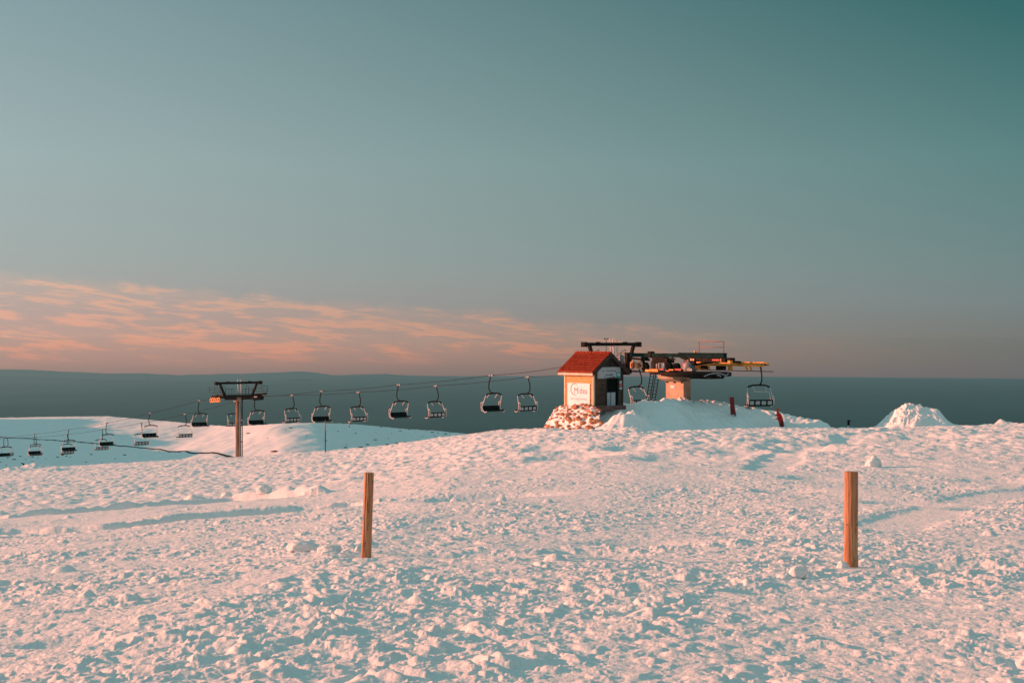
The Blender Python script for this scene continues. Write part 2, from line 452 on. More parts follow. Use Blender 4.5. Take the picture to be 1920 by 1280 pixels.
def detail(X, Y):
    z = np.zeros(X.shape, np.float32)
    calm = np.zeros(X.shape, np.float32)
    for (x, y, a, b, h) in _pits:
        u = (X-x)/a; v = (Y-y)/b
        w = np.exp(-(u*u+v*v)**1.6)
        # steeper bank on the side the sun comes from
        z += h*w*(1-.35*u*w); calm = np.maximum(calm, np.clip(w*.85, 0, 1))
    for (x, y, a, b, h) in _bumps:
        u = (X-x)/a; v = (Y-y)/b
        w = np.exp(-(u*u+v*v))
        z += h*w*(1+.5*perlin(X*1.3, Y*1.3, 71))
    extra = np.zeros(X.shape, np.float32)
    for P, dep, bank in _ruts:
        s, al = seg_dist(X, Y, P)
        wob = .25*perlin(X*.5, Y*.5, 31)
        s = s+wob
        near = np.abs(s) < 3
        z -= np.where(near, dep*np.exp(-(np.abs(s)/.75)**9), 0)
        z += np.where(near, bank*np.exp(-((s-1.15)/.45)**2)*(.6+.8*lumps(X*.9+3, Y*.9, 53, .75)), 0)
        calm = np.maximum(calm, np.where(near, .75*np.exp(-(np.abs(s)/.75)**4), 0))
        extra = np.maximum(extra, np.where(near, np.exp(-((s-1.15)/.6)**2), 0)*bank*6)
    dist = np.hypot(X, Y)
    # rolling ground
    z += .09*perlin(X/6.5, Y/9.0, 1)+.035*perlin(X/2.3, Y/3.0, 2)
    # crust broken into chunks
    wx = X+.10*perlin(X*3, Y*3, 3)+.035*perlin(X*11, Y*11, 19); wy = Y+.10*perlin(X*3+9, Y*3, 4)+.035*perlin(X*11+5, Y*11, 20)
    patch = sstep(-.55, .35, fbm(X/3.3, Y/4.2, 3, 5))            # rough / smoother areas
    rough = (.42+.50*patch)*(1-.85*calm)
    far = 1-.40*sstep(12, 55, dist)                               # wind-packed further out
    leftc = 1-.55*sstep(-2, -16, X)*sstep(28, 50, Y)
    amp = rough*far*leftc
    env = .55+.9*sstep(-.5, .6, fbm(X/.9, Y/.8, 2, 24))
    z += amp*.022*perlin(wx/.50, wy/.46, 6)
    z += amp*env*.040*lumps(wx/.21, wy/.18, 7, .80, .28, .85)
    z += amp*env*.022*lumps(wx/.095, wy/.085, 8, .9, .35, .9)
    z += amp*.009*perlin(wx/.08, wy/.075, 10)
    f2 = 1-sstep(30, 55, dist)
    z += amp*.012*f2*lumps(wx/.062, wy/.058, 9, .85, .35, .9)
    f3 = 1-sstep(10, 20, dist)
    z += amp*f3*(.0045*perlin(wx/.034, wy/.036, 12)+.005*lumps(wx/.030, wy/.030, 13, .8, .35, .9))
    # the odd free-standing chunk
    z += amp*.045*lumps(wx/.48, wy/.44, 25, .28, .06, .24)
    foot = np.zeros(X.shape, np.float32)
    for px_, row_ in ((686.5, 1048), (1595.5, 1064)):
        x_, y_ = invert(px_, row_)
        foot = np.maximum(foot, np.exp(-(((X-x_)/.30)**2+((Y-y_+.15)/.50)**2)**1.5))
    z = z*(1-foot)+.01*foot
    # coarser waves stay readable far away
    z += (1-.6*calm)*sstep(30, 70, dist)*(.060*lumps(X/.40, Y/.85, 22, .6, .25, .75)+.085*lumps(X/.9, Y/1.3, 14, .5, .2, .7)+.055*perlin(X/.6, Y/.9, 15)+.06*perlin(X/2.6, Y/6, 21))
    z += extra*.10*lumps(X/.45, Y/.45, 16, .6, .25, .7)*.55
    # isolated bigger clods
    z += .09*lumps(X/1.3+5, Y/1.3, 17, .10, .04, .12)*(1-calm)*np.where(dist < 45, 1, .5)
    return z

def make_ground():
    nc1 = int(1350*GQ)
    t = np.concatenate([np.linspace(-2.4, -.66, 60)[:-1], np.linspace(-.66, -.44, 60)[:-1], np.linspace(-.44, .44, nc1), np.linspace(.44, .66, 60)[1:], np.linspace(.66, 2.4, 60)[1:]])
    v = np.linspace(0, 1, int(1500*GQ))
    Y = 3.0*(215/3.0)**v
    Y = Y[:, None]*np.ones_like(t)[None]
    X = t[None]*(Y+1.6)
    Z = zbase(X, Y)+detail(X, Y)
    o = grid_object('snow_ground', X, Y, Z, M['snow'])
    tag(o, 'trampled spring snow field sloping down to the lift station', 'snow', kind='structure')
    # the same slope carries on behind and beside the viewer
    xs = np.linspace(-160, 160, 161); ys = np.linspace(-120, 2.9, 70)
    X, Y = np.meshgrid(xs, ys)
    Z = zbase(X, np.full_like(Y, 3.0))*0+(-1.15-.097*np.minimum(Y, 3.0))+.05*perlin(X/3, Y/3, 2)-.03
    o = grid_object('snow_slope', X, Y, Z, M['snow'])
    tag(o, 'snow slope carrying on behind the trampled snow', 'snow', kind='structure')
make_ground()

def zground(X, Y):
    a = np.array([[float(X)]]); b = np.array([[float(Y)]])
    return float(zbase(a, b)[0, 0]+detail(a, b)[0, 0])

# ------------------------------------------------------------------ station mound (ridge polyline: px, row, depth)
_R = [(1000, 806, 96), (1030, 795, 95.5), (1060, 764, 94.5), (1110, 759, 94), (1165, 758, 94.5), (1200, 756, 93.6), (1240, 753, 93.2), (1262, 752, 93.6),
      (1290, 750, 95.5), (1350, 753, 96), (1400, 765, 95), (1440, 769, 94), (1500, 783, 93), (1545, 791, 92), (1580, 808, 91)]
_rx = []; _ry = []; _rz = []
for (p, r, y) in _R:
    q = pt(p, r, y); _rx.append(q.x); _ry.append(q.y); _rz.append(q.z)
def zmound(X, Y):
    zr = np.interp(X, _rx, _rz); yr = np.interp(X, _rx, _ry)
    k = np.array([.25, .5, .25])
    b = zbase(X, Y)
    h = np.maximum(zr-zbase(X, yr), 0)
    d = Y-yr
    front = np.interp(X, [3, 6, 9, 14, 16.5, 18.3, 23], [5.5, 6.0, 7.0, 7.5, 6.5, 3.0, 2.6])
    w = np.where(d < 0, 1-sstep(.6, 1, 0*d)-sstep(0, 1, np.clip(-d/front, 0, 1)), 1-sstep(0, 1, np.clip((d-3.5)/9, 0, 1)))
    edge = sstep(_rx[0], _rx[2], X)*(1-sstep(_rx[-2]-.3, _rx[-1], X))
    z = b+h*w
    # spill ridge with a lit left flank in front of the hut
    for (cx, cy, a, bb, hh) in ((8.15, 86.9, 1.0, 1.5, 1.0), (7.0, 86.5, 1.0, 1.3, .75), (9.3, 86.6, 1.1, 1.2, .45)):
        u = (X-cx)/a; v = (Y-cy)/bb
        z += hh*np.exp(-(u*u+v*v))*(1+.25*perlin(X/.8, Y/.8, 99))
    n = fbm(X/1.6, Y/1.6, 3, 91)
    rim = np.exp(-((d+.3)/1.3)**2)*sstep(8.2, 9.5, X)
    z += h*.03*n+(.07*rim+.02)*perlin(X/.45, Y/.45, 93)+.12*rim*sstep(14, 12.5, X)*lumps(X/.75, Y/.75, 94, .7, .2, .7)
    crest = sstep(8.8, 9.6, X)*sstep(13.8, 12.6, X)*sstep(-1.2, -.2, d)*sstep(4, 2, d)
    z += crest*(.30*lumps(X/.6, Y/.6, 101, .75, .25, .7)+.08*perlin(X/.25, Y/.25, 102))
    left = sstep(10.0, 7.8, X)
    z += left*(.14*lumps(X/.5, Y/.5, 95, .7, .2, .7)+.06*perlin(X/.3, Y/.3, 96))
    right = sstep(15, 18, X)*sstep(-5, -1, d)*sstep(2, 0, d)
    z += right*(.07*lumps(X/.7, Y/.7, 97, .7, .2, .7))
    z += .03*perlin(X/.25, Y/.3, 98)+.05*perlin(X/.7, Y/1.1, 103)*sstep(0, .3, h*w)
    z += sstep(10, 14, X)*sstep(.05, .5, h*w)*(.09*lumps(X/.55, Y/.6, 105, .55, .2, .7)+.04*perlin(X/.3, Y/.35, 106))
    foot = sstep(.02, .25, z-b-.03)
    return np.where(foot > 0, z, b-.3)*1.0-(1-edge)*.5-(1-foot)*.12
def make_mound():
    xs = np.linspace(1.4, 23.9, 330); ys = np.linspace(83.5, 108, 270)
    X, Y = np.meshgrid(xs, ys)
    Z = zmound(X, Y)
    o = grid_object('snow_bank', X, Y, Z, M['snow_mound'])
    tag(o, 'high bank of shovelled snow that the hut and lift terminal stand on', 'snow bank', kind='structure')
make_mound()
def zm(X, Y):
    a = np.array([[float(X)]]); b = np.array([[float(Y)]])
    return float(zmound(a, b)[0, 0])

# ------------------------------------------------------------------ snow heap on the right
def make_heap():
    prof = [(1640, 806), (1652, 800), (1668, 786), (1680, 771), (1690, 766), (1702, 765), (1720, 764), (1738, 769), (1748, 775),
            (1762, 786), (1775, 796), (1790, 806)]
    Yh = 87.0
    xs = np.array([(p-960)/F*Yh for p, r in prof]); hs = np.array([(806-r)/F*Yh for p, r in prof])
    gx = np.linspace(xs[0], xs[-1], 150); gy = np.linspace(Yh-3.2, Yh+3.2, 150)
    X, Y = np.meshgrid(gx, gy)
    H = np.interp(X+.08*perlin(X*2, Y*2, 61), xs, hs)
    w = np.cos(np.clip((Y-Yh)/3.1+.10*perlin(X, Y, 62), -1, 1)*np.pi/2)**.85
    rough = sstep(28.7, 27.4, X)
    Z = zbase(X, Y)-.12+H*w+rough*(.20*lumps(X/.5, Y/.5, 63, .75, .25, .7)+.09*perlin(X/.2, Y/.2, 64)+.06*perlin(X/.09, Y/.09, 66)+.07*fbm(X/.9, Y/.9, 2, 67))*sstep(0, .4, H*w)
    Z += (1-rough)*.03*perlin(X/.4, Y/.4, 65)
    Z += .30*np.exp(-((X-28.6)/.35)**2-((Y-85.9)/.5)**2)
    o = grid_object('snow_heap', X, Y, Z, M['snow_mound'])
    o.location = (0, 0, 0)
    tag(o, 'flat-topped heap of snow standing alone on the skyline right of the station', 'snow heap')
make_heap()

# ------------------------------------------------------------------ middle-distance snow hill
_hp = np.array([-900, -300, 0, 100, 200, 260, 330, 400, 440, 520, 580, 650, 700, 760, 820, 870, 930, 1100], float)
_hr = np.array([785, 779, 783, 781, 780, 785, 791, 797, 799, 794, 792.5, 794, 798, 804, 807.5, 812.5, 819, 850], float)
_hu = np.linspace(-1400, 1400, 1401)
_hy = np.convolve(np.pad(np.interp(_hu, [-1400, 200, 330, 440, 520, 600, 870, 1100], [430, 430, 400, 335, 292, 300, 450, 500]), 30, mode='edge'), np.hanning(61)/np.hanning(61).sum(), mode='valid')
def hill_yc(px): return np.interp(px, _hu, _hy)
def zhill(X, Y):
    X = np.asarray(X, float); Y = np.asarray(Y, float)
    px = 960+F*X/Y
    yc = hill_yc(px)
    zc = -(np.interp(px, _hp, _hr)-640)/F*yc
    y0 = 185.0; z0 = -(918-640)/F*y0-np.interp(px, [0, 400, 900], [0, 0, 2])
    t = np.clip((Y-y0)/(yc-y0), 0, 1)
    z = z0+(zc-z0)*np.sin(t*np.pi/2)**1.15
    z += (.9*perlin(X/38, Y/60, 41)+.60*perlin(X/13, Y/30, 42)+.22*perlin(X/5, Y/11, 43))*np.sin(np.clip(t, 0, 1)*np.pi)**.5*np.where(t < 1, 1, 0)
    z += .10*perlin(X/2.2, Y/5, 44)
    # hollow whose floor lies in shade
    z -= 1.3*np.exp(-((px-150)/190)**2-((Y-262)/38)**2)
    # shoulder added outside the picture to keep the evening sun off the hollow
    z += 17*np.exp(-((px+330)/130)**2)*sstep(195, 240, Y)*(1+.25*perlin(Y/45, X*0+2.2, 47))
    d = np.maximum(Y-yc, 0)
    return np.where(Y > yc, zc-.08*d-.0018*d*d+.10*perlin(X/2.2, Y/5, 44), z)
def make_hill():
    t = np.linspace(-.66, .07, 620); v = np.linspace(0, 1, 520)
    Y = (185+(560-185)*v)[:, None]*np.ones_like(t)[None]; X = t[None]*Y
    Z = zhill(X, Y)
    o = grid_object('snowy_hill', X, Y, Z, M['snow_far'])
    tag(o, 'low snowy hill beyond the chairlift dip', 'hill', kind='structure')
make_hill()
def on_hill(px, row):
    # nearest crossing of the sight line with the hill, from its near edge outwards
    yc = float(hill_yc(np.array([px]))[0])
    Y = np.linspace(190, yc-1, 3000); X = (px-960)/F*Y
    r = 640-F*zhill(X, Y)/Y
    i = int(np.argmin(np.abs(r-row)))
    return Vector((float(X[i]), float(Y[i]), float(zhill(X[i:i+1], Y[i:i+1])[0])))

# ------------------------------------------------------------------ plain and mountains far below
RP = 1.63e6
def make_plain():
    t = np.linspace(-1.25, 1.25, 260)
    Y = 1500*(46500/1500)**np.linspace(0, 1, 300)
    Y = Y[:, None]*np.ones_like(t)[None]; X = t[None]*Y
    D = np.hypot(X, Y)
    Z = -600-D**2/(2*RP)+12*fbm(X/2600, Y/2600, 4, 81)*sstep(2000, 6000, Y)
    o = grid_object('plain', X, Y, Z, M['plain'])
    tag(o, 'dark plain far below fading into haze', 'plain', kind='structure')
    pr = [(-900, 690), (-300, 688), (0, 691.5), (60, 693), (130, 697), (200, 699.5), (265, 699), (330, 703), (400, 701), (450, 700),
          (520, 697.5), (560, 696), (590, 698), (625, 703.5), (680, 701.5), (720, 701), (770, 703.5), (850, 704.5), (930, 706.5), (1020, 709), (1150, 712)]
    def ridge(name, Y0, off, seed, label, p0, p1):
        px = np.linspace(p0, p1, 500)
        row = np.interp(px, [p for p, r in pr], [r for p, r in pr])+off+.5*perlin(px/30, px*0+.5, seed)
        vs = np.linspace(-1, 1, 40)
        Y = Y0+vs[:, None]*2600+0*px[None]
        X = (px[None]-960)/F*Y0+0*Y
        base = -600-np.hypot(X, Y)**2/(2*RP)-5
        top = -(row[None]-640)/F*Y0
        h = np.maximum(top-(-600-np.hypot(X, Y0)**2/(2*RP)), 0)
        w = np.cos(vs*np.pi/2)[:, None]
        Z = base+h*w*(1+.10*fbm(X/700, Y/700, 3, seed+3)*np.sin(np.abs(vs)*np.pi)[:, None])
        o = grid_object(name, X, Y, Z, M['mountain'])
        tag(o, label, 'mountains', kind='structure')
    ridge('mountain_range', 36000, 0, 83, 'low mountain range on the horizon left', -900, 1150)
    ridge('foothills', 27000, 13, 87, 'lower foothills in front of the mountain range', -900, 560)
make_plain()

def make_haze():
    mb = MB(); z0, z1 = -2200.0, 140.0
    mb.box((0, 7500, (z0+z1)/2), (150000, 80000, z1-z0))
    m = bpy.data.materials.new('haze_air'); m.use_nodes = True
    nt = m.node_tree; nt.nodes.clear()
    out = nt.nodes.new('ShaderNodeOutputMaterial'); pv = nt.nodes.new('ShaderNodeVolumePrincipled')
    pv.inputs['Color'].default_value = HAZE_COL
    pv.inputs['Density'].default_value = HAZE_DENS
    pv.inputs['Density Attribute'].default_value = ''
    pv.inputs['Anisotropy'].default_value = .25
    nt.links.new(pv.outputs[0], out.inputs['Volume'])
    o = mb.build('haze', m)
    tag(o, 'even bluish haze over the plain', 'haze', kind='stuff')
HAZE_COL = (.175, .45, .56, 1); HAZE_DENS = 5.0e-5
make_haze()
# ------------------------------------------------------------------ chairlift geometry
FW = Vector((-.640, .769, 0)).normalized()      # down the line, away from the top terminal
UW = Vector((FW.y, -FW.x, 0))                   # across, towards the far rope
ROT = math.atan2(-FW.y, -FW.x)                  # local +x points up the line, towards the terminal; local +y = across
A0 = Vector((-1.83, 110.0, 0)); GA = 5.6
def near_at(t): return A0+FW*t
def far_at(t): return A0+UW*GA+FW*t
def mid_at(t): return A0+UW*(GA/2)+FW*t
def zrow(p, row): return -(row-640)/F*p.y

TN = [-13, -8.8, 0, 13.87, 27.7, 41.6, 51, 55.5, 69.3, 83.2, 97.1, 111, 124.8, 150, 200]
RN = [687, 688.5, 703.4, 721, 733, 743.5, 746, 750.6, 774, 792.5, 804.6, 813.5, 819, 825, 832]
TFr = [-13, -8.8, 1.6, 15.5, 29.3, 43.2, 51, 57.1, 71, 84.8, 98.7, 112.6, 126.4, 140.3, 165, 200]
RF = [694, 694.5, 706.3, 723, 735, 740.5, 742.5, 752, 776, 792.5, 804.6, 814, 818.8, 821, 826, 831]
ZN = [zrow(near_at(t), r) for t, r in zip(TN, RN)]
ZF = [zrow(far_at(t), r) for t, r in zip(TFr, RF)]
def znear(t): return float(np.interp(t, TN, ZN))
def zfar(t): return float(np.interp(t, TFr, ZF))

def rope(name, at, zf, t0, label):
    ts = [t0]+[t for t in (TN if at is near_at else TFr)[1:]]
    P = [Vector((at(t).x, at(t).y, zf(t))) for t in ts]
    Q = []
    for a, b in zip(P[:-1], P[1:]):
        for k in range(5):
            u = k/5; q = a.lerp(b, u); q.z -= .10*4*u*(1-u)*(1 if (b-a).length > 8 else .2); Q.append(q)
    Q.append(P[-1])
    mb = MB(); mb.tube(Q, .021, 6)
    o = mb.build(name, M['rope'])
    tag(o, label, 'cable', 'haul ropes of the chairlift')
rope('haul_rope', near_at, znear, -12.5, 'steel rope carrying the dark-seated chairs, leaving under the hut eave')
rope('haul_rope', far_at, zfar, -12.5, 'steel rope carrying the chairs with pale back panels')

# ------------------------------------------------------------------ chair (x = travel direction, y = across, origin at the grip)
def make_chair(label):
    r = empty('lift_chair'); tag(r, label, 'ski lift chair', 'chairs hanging on the lift')
    mb = MB(); mb.tube(curve_pts([(0, 0, .02), (-.10, 0, -.28), (-.27, 0, -.75), (-.26, 0, -1.15), (-.06, 0, -1.38), (.36, 0, -1.52)], 5), .05, 8)
    mb.build('hanger_arm', M['dark_metal'], r)
    mb = MB(); mb.bar((-.16, .02, 0), (.30, .02, 0), .10, .11); mb.cyl((-.12, -.07, .03), (-.12, .11, .03), .075, 10); mb.cyl((.24, -.07, .03), (.24, .11, .03), .06, 10)
    mb.build('grip', M['grey_metal'], r)
    mb = MB(); mb.tube(curve_pts([(.36, -.86, -1.66), (.37, -.62, -1.56), (.38, -.25, -1.51), (.38, .25, -1.51), (.37, .62, -1.56), (.36, .86, -1.66)], 4), .062, 8)
    mb.build('top_bar', M['dark_metal'], r, )
    for s in (-1, 1):
        mb = MB()
        mb.tube(curve_pts([(.36, .86*s, -1.66), (.30, .90*s, -1.85), (.02, .98*s, -2.5), (-.02, 1.0*s, -2.72), (.16, 1.0*s, -3.0), (.42, 1.0*s, -3.12), (.60, 1.0*s, -3.03)], 5), .034, 8)
        mb.tube(curve_pts([(.10, .97*s, -2.25), (-.12, .98*s, -2.28), (-.20, .98*s, -2.42), (-.16, .98*s, -2.9), (.02, .98*s, -3.04)], 4), .026, 6)
        mb.build('side_frame', M['light_metal'], r)
        mb = MB(); mb.tube([(.36, .46*s, -1.58), (.18, .46*s, -1.68), (-.02, .44*s, -1.90)], .027, 6)
        mb.build('restraint_arm', M['light_metal'], r)
    mb = MB(); mb.box((.20, 0, -2.99), (.52, 1.86, .07)); mb.box((.47, 0, -2.975), (.07, 1.9, .06))
    mb.tube([(.50, -.96, -3.06), (.50, .96, -3.06)], .025, 6)
    mb.box((.10, 1.06, -2.95), (.62, .10, .07))
    mb.build('seat', M['seat_dark'], r, bevel=.015)
    b = MB()
    b.box((-.085, 0, -2.60), (.07, 1.90, .075)); b.box((-.085, 0, -2.985), (.06, 1.90, .05))
    for k in range(5): b.box((-.085, -.93+k*.465, -2.79), (.05, .055, .34))
    back = b.build('backrest', M['seat_dark'], r, bevel=.01)
    for k in range(4):
        mb = MB(); y = -.6975+k*.465
        mb.box((-.062, y, -2.79), (.03, .40, .33), mi=0)
        mb.box((-.094, y, -2.80), (.028, .33, .27), mi=1)
        mb.build('back_pad', [M['seat_dark'], M['panel_grey']], back, bevel=.008)
    return r

NEAR_LAB = ['chair with dark seat on the nearer rope, closest of them to the wooden hut',
            'dark-seated chair second from the hut on the nearer rope',
            'dark-seated chair hanging straight above the thin snow pole',
            'dark-seated chair hanging just right of the tall pylon under its sheaves',
            'dark-seated chair first left of the tall pylon, against the plain',
            'dark-seated chair second left of the pylon, overlapping a pale-backed one by its arm',
            'dark-seated chair third left of the pylon, hanging above the pale-backed one behind it',
            'dark-seated chair fourth left of the pylon, low over the teal slope',
            'dark-seated chair fifth left of the pylon, above the snow spoil with the stub',
            'dark-seated chair farthest down the nearer rope, cut by the picture edge']
FAR_LAB = {-2: 'lone chair hanging from the right end of the orange rail, near the person in red',
           -1: 'chair hanging between the hut and the terminal ladder',
           0: 'pale-backed chair closest to the hut on its left side',
           1: 'pale-backed chair second left of the hut',
           2: 'pale-backed chair next right of the thin snow pole',
           3: 'pale-backed chair next right of the tall pylon, left of the thin snow pole',
           4: 'chair half hidden behind the tall pylon shaft',
           5: 'pale-backed chair first clear one left of the pylon',
           6: 'pale-backed chair second clear one left of the pylon',
           7: 'pale-backed chair third clear one left of the pylon, mostly behind a dark seat',
           8: 'pale-backed chair fourth clear one left of the pylon',
           9: 'pale-backed chair showing behind the dark seat second from the left picture edge',
           10: 'pale-backed chair farthest down the line at the left picture edge'}
proto = make_chair(NEAR_LAB[0])
random.seed(3)
for k in range(10):
    o = proto if k == 0 else copy_tree(proto)
    t = 13.87*k; p = near_at(t); p.z = znear(t)-.03
    o.location = p; o.rotation_euler = (0, rad(random.uniform(-3.5, 3.5)), ROT+rad(random.uniform(-4, 4))); o['label'] = NEAR_LAB[k]
end_chair = None
for k in range(-2, 11):
    o = copy_tree(proto)
    t = 1.6+13.87*k; p = far_at(t)
    p.z = zfar(t)-.03 if k >= 0 else (-2.17 if k == -1 else -1.95)
    o.location = p; o.rotation_euler = (0, rad(random.uniform(-3.5, 3.5)), ROT+math.pi+rad(random.uniform(-4, 4))); o['label'] = FAR_LAB[k]
    if k == -2:
        end_chair = o; p = far_at(-24.9)-UW*.12; o.location = (p.x, p.y, -1.72); o.rotation_euler = (0, 0, ROT+math.pi-rad(30))
# on the chair at the rail the restraint bar has dropped half way
mb = MB()
mb.tube(curve_pts([(.0, .44, -1.90), (-.02, .45, -1.96), (-.02, -.10, -1.98), (.0, -.62, -2.0), (.04, -.74, -2.2), (.10, -.84, -2.62), (.12, -.86, -2.80)], 4), .027, 6)
mb.build('restraint_bar', M['light_metal'], end_chair)

# ------------------------------------------------------------------ shared head frame of pylon and terminal entry (x up the line, y across)
def head_frame(root, half, ztop, zbot, m='dark_metal', inset=.62, ybot=2.0, far_leg=None):
    mb = MB(); mb.box((0, 0, ztop), (.26, 2*half, .26))
    for s in (-1, 1):
        mb.box((0, s*(half+.02), ztop-.02), (.42, .34, .40))
        mb.cyl((-.26, s*(half+.02), ztop-.05), (.26, s*(half+.02), ztop-.05), .13, 12)
        mb.box((0, s*half*.5, ztop+.15), (.18, .35, .07))
    mb.build('lifting_beam', M[m], root, bevel=.02)
    for s in (-1, 1):
        a = Vector((0, s*(half-inset), ztop-.1)); b = Vector((0, s*ybot, zbot))
        mb = MB(); mb.bar(a, b, .22, .26, up=(1, 0, 0)); mb.build('lifting_leg', M[m], root, bevel=.02)

def wheel(mb, c, r, w, ax, rim=1, hub=0):
    """spoked sheave: thick rim, hub and spokes; axle direction ax"""
    ax = Vector(ax).normalized(); c = Vector(c)
    a = ax.cross(Vector((0, 0, 1))).normalized(); b = a.cross(ax).normalized()
    n = 20; vs = []; fs = []
    prof = [(r, -w/2), (r*1.06, -w/2), (r*1.06, w/2), (r, w/2), (r*.74, w/2), (r*.74, -w/2)]
    for k in range(n):
        t = 2*math.pi*k/n; d = a*math.cos(t)+b*math.sin(t)
        for (q, h) in prof: vs.append(c+d*q+ax*h)
    for k in range(n):
        k2 = (k+1) % n
        for j in range(6):
            j2 = (j+1) % 6
            fs.append((k*6+j, k2*6+j, k2*6+j2, k*6+j2))
    mb.add(vs, fs, rim, False)
    mb.cyl(c-ax*w*.6, c+ax*w*.6, r*.22, 10, hub)
    for k in range(5):
        t = 2*math.pi*k/5+.3; d = a*math.cos(t)+b*math.sin(t)
        mb.bar(c+d*r*.15, c+d*r*.78, r*.13, w*.5, hub, up=ax)

def railing(mb, P, h, r=.022, mid=True, mi=0):
    P = [Vector(p) for p in P]
    for p in P: mb.tube([p, p+Vector((0, 0, h))], r, 6, mi)
    mb.tube([p+Vector((0, 0, h)) for p in P], r, 6, mi)
    if mid: mb.tube([p+Vector((0, 0, h*.5)) for p in P], r, 6, mi)

# ------------------------------------------------------------------ pylon
def make_pylon():
    b = mid_at(50.9); base = Vector((b.x, b.y, zrow(b, 857)))
    r = empty('lift_pylon', base, ROT)
    tag(r, 'tall single-shaft steel pylon carrying both lift ropes', 'lift pylon')
    g = lambda row: zrow(b, row)-base.z
    mb = MB(); mb.tube([(0, -.08, -3), (0, -.08, g(800)), (0, -.08, g(752))], [.29, .29, .25], 24); mb.cyl((0, -.05, g(752)), (0, -.05, g(744)), .38, 24)
    mb.cyl((0, -.08, g(803)), (0, -.08, g(803)+.1), .33, 24); mb.build('shaft', M['shaft'], r)
    mb = MB()
    for dy in (.16, .36): mb.tube([(.26, dy, -1.0), (.26, dy, g(746))], .05, 6)
    k = -.8
    while k < g(746): mb.tube([(.26, .16, k), (.26, .36, k)], .03, 6); k += .25
    mb.build('ladder', M['dark_metal'], r)
    mb = MB(); mb.tube([(.34, .0, -1.0), (.34, .0, g(748))], .05, 8); mb.build('cable_duct', M['light_metal'], r)
    zc = g(743)
    mb = MB(); mb.box((.0, 0, zc), (.42, 5.9, .30)); mb.box((0, 0, zc-.26), (.5, 3.4, .22))
    mb.box((0, 0, zc+.23), (.62, 5.4, .05)); mb.build('crossarm', M['dark_metal'], r, bevel=.02)
    head_frame(r, 2.85, g(717.5), zc+.15, inset=.45, ybot=1.8)
    for dy in (-.10, .28):
        mb = MB(); mb.tube([(0, dy+.06, zc+.2), (0, dy-.02, g(711))], .055, 8); mb.build('light_pole', M['light_metal'], r)
    # railings and hoops along the catwalk
    mb = MB(); zz = zc+.26
    railing(mb, [(-.35, y, zz) for y in (-1.5, -1.1, -.7, -.4)], .62, .02, False)
    railing(mb, [(-.35, y, zz) for y in (.7, 1.1, 1.5, 2.0)], .62, .02, False)
    for y in (-1.75, 1.35):
        mb.tube(curve_pts([(-.35, y-.2, zz), (-.35, y-.18, zz+.75), (-.35, y, zz+1.0), (-.35, y+.18, zz+.75), (-.35, y+.2, zz)], 4), .02, 6)
    mb.build('catwalk_railing', M['dark_metal'], r)
    for s in (-1, 1):
        # sheave assembly along the rope
        y = s*2.8; n = 5
        zr = (znear(51) if s < 0 else zfar(51))-base.z
        sl = .06
        mb = MB(); mb.bar((-1.45, y+.13, zr+.25-1.45*-sl*0-.1), (1.45, y+.13, zr+.25+.1), .10, .22)
        mb.bar((-1.45, y-.13*0+.2, zr+.55), (1.45, y+.2, zr+.65), .35, .04)
        mb.build('sheave_frame', M['dark_metal'], r, bevel=.01)
        for k in range(n):
            x = -1.25+k*.50; m2 = MB()
            wheel(m2, (x, y-.08, zr-.27+sl*x*1.2+.06), .25, .12, (0, 1, 0)); m2.build('sheave', [M['rail_red'], M['orange']] if s < 0 else [M['dark_metal'], M['black']], r)  # sunlit orange on near wheels, shade black on far ones, set by colour
        m3 = MB(); railing(m3, [(x, y+.42*(1 if s > 0 else -1)*.6, zr+.6) for x in (-1.4, 0, 1.4)], .62, .02, True); m3.build('platform_railing', M['dark_metal'], r)
make_pylon()
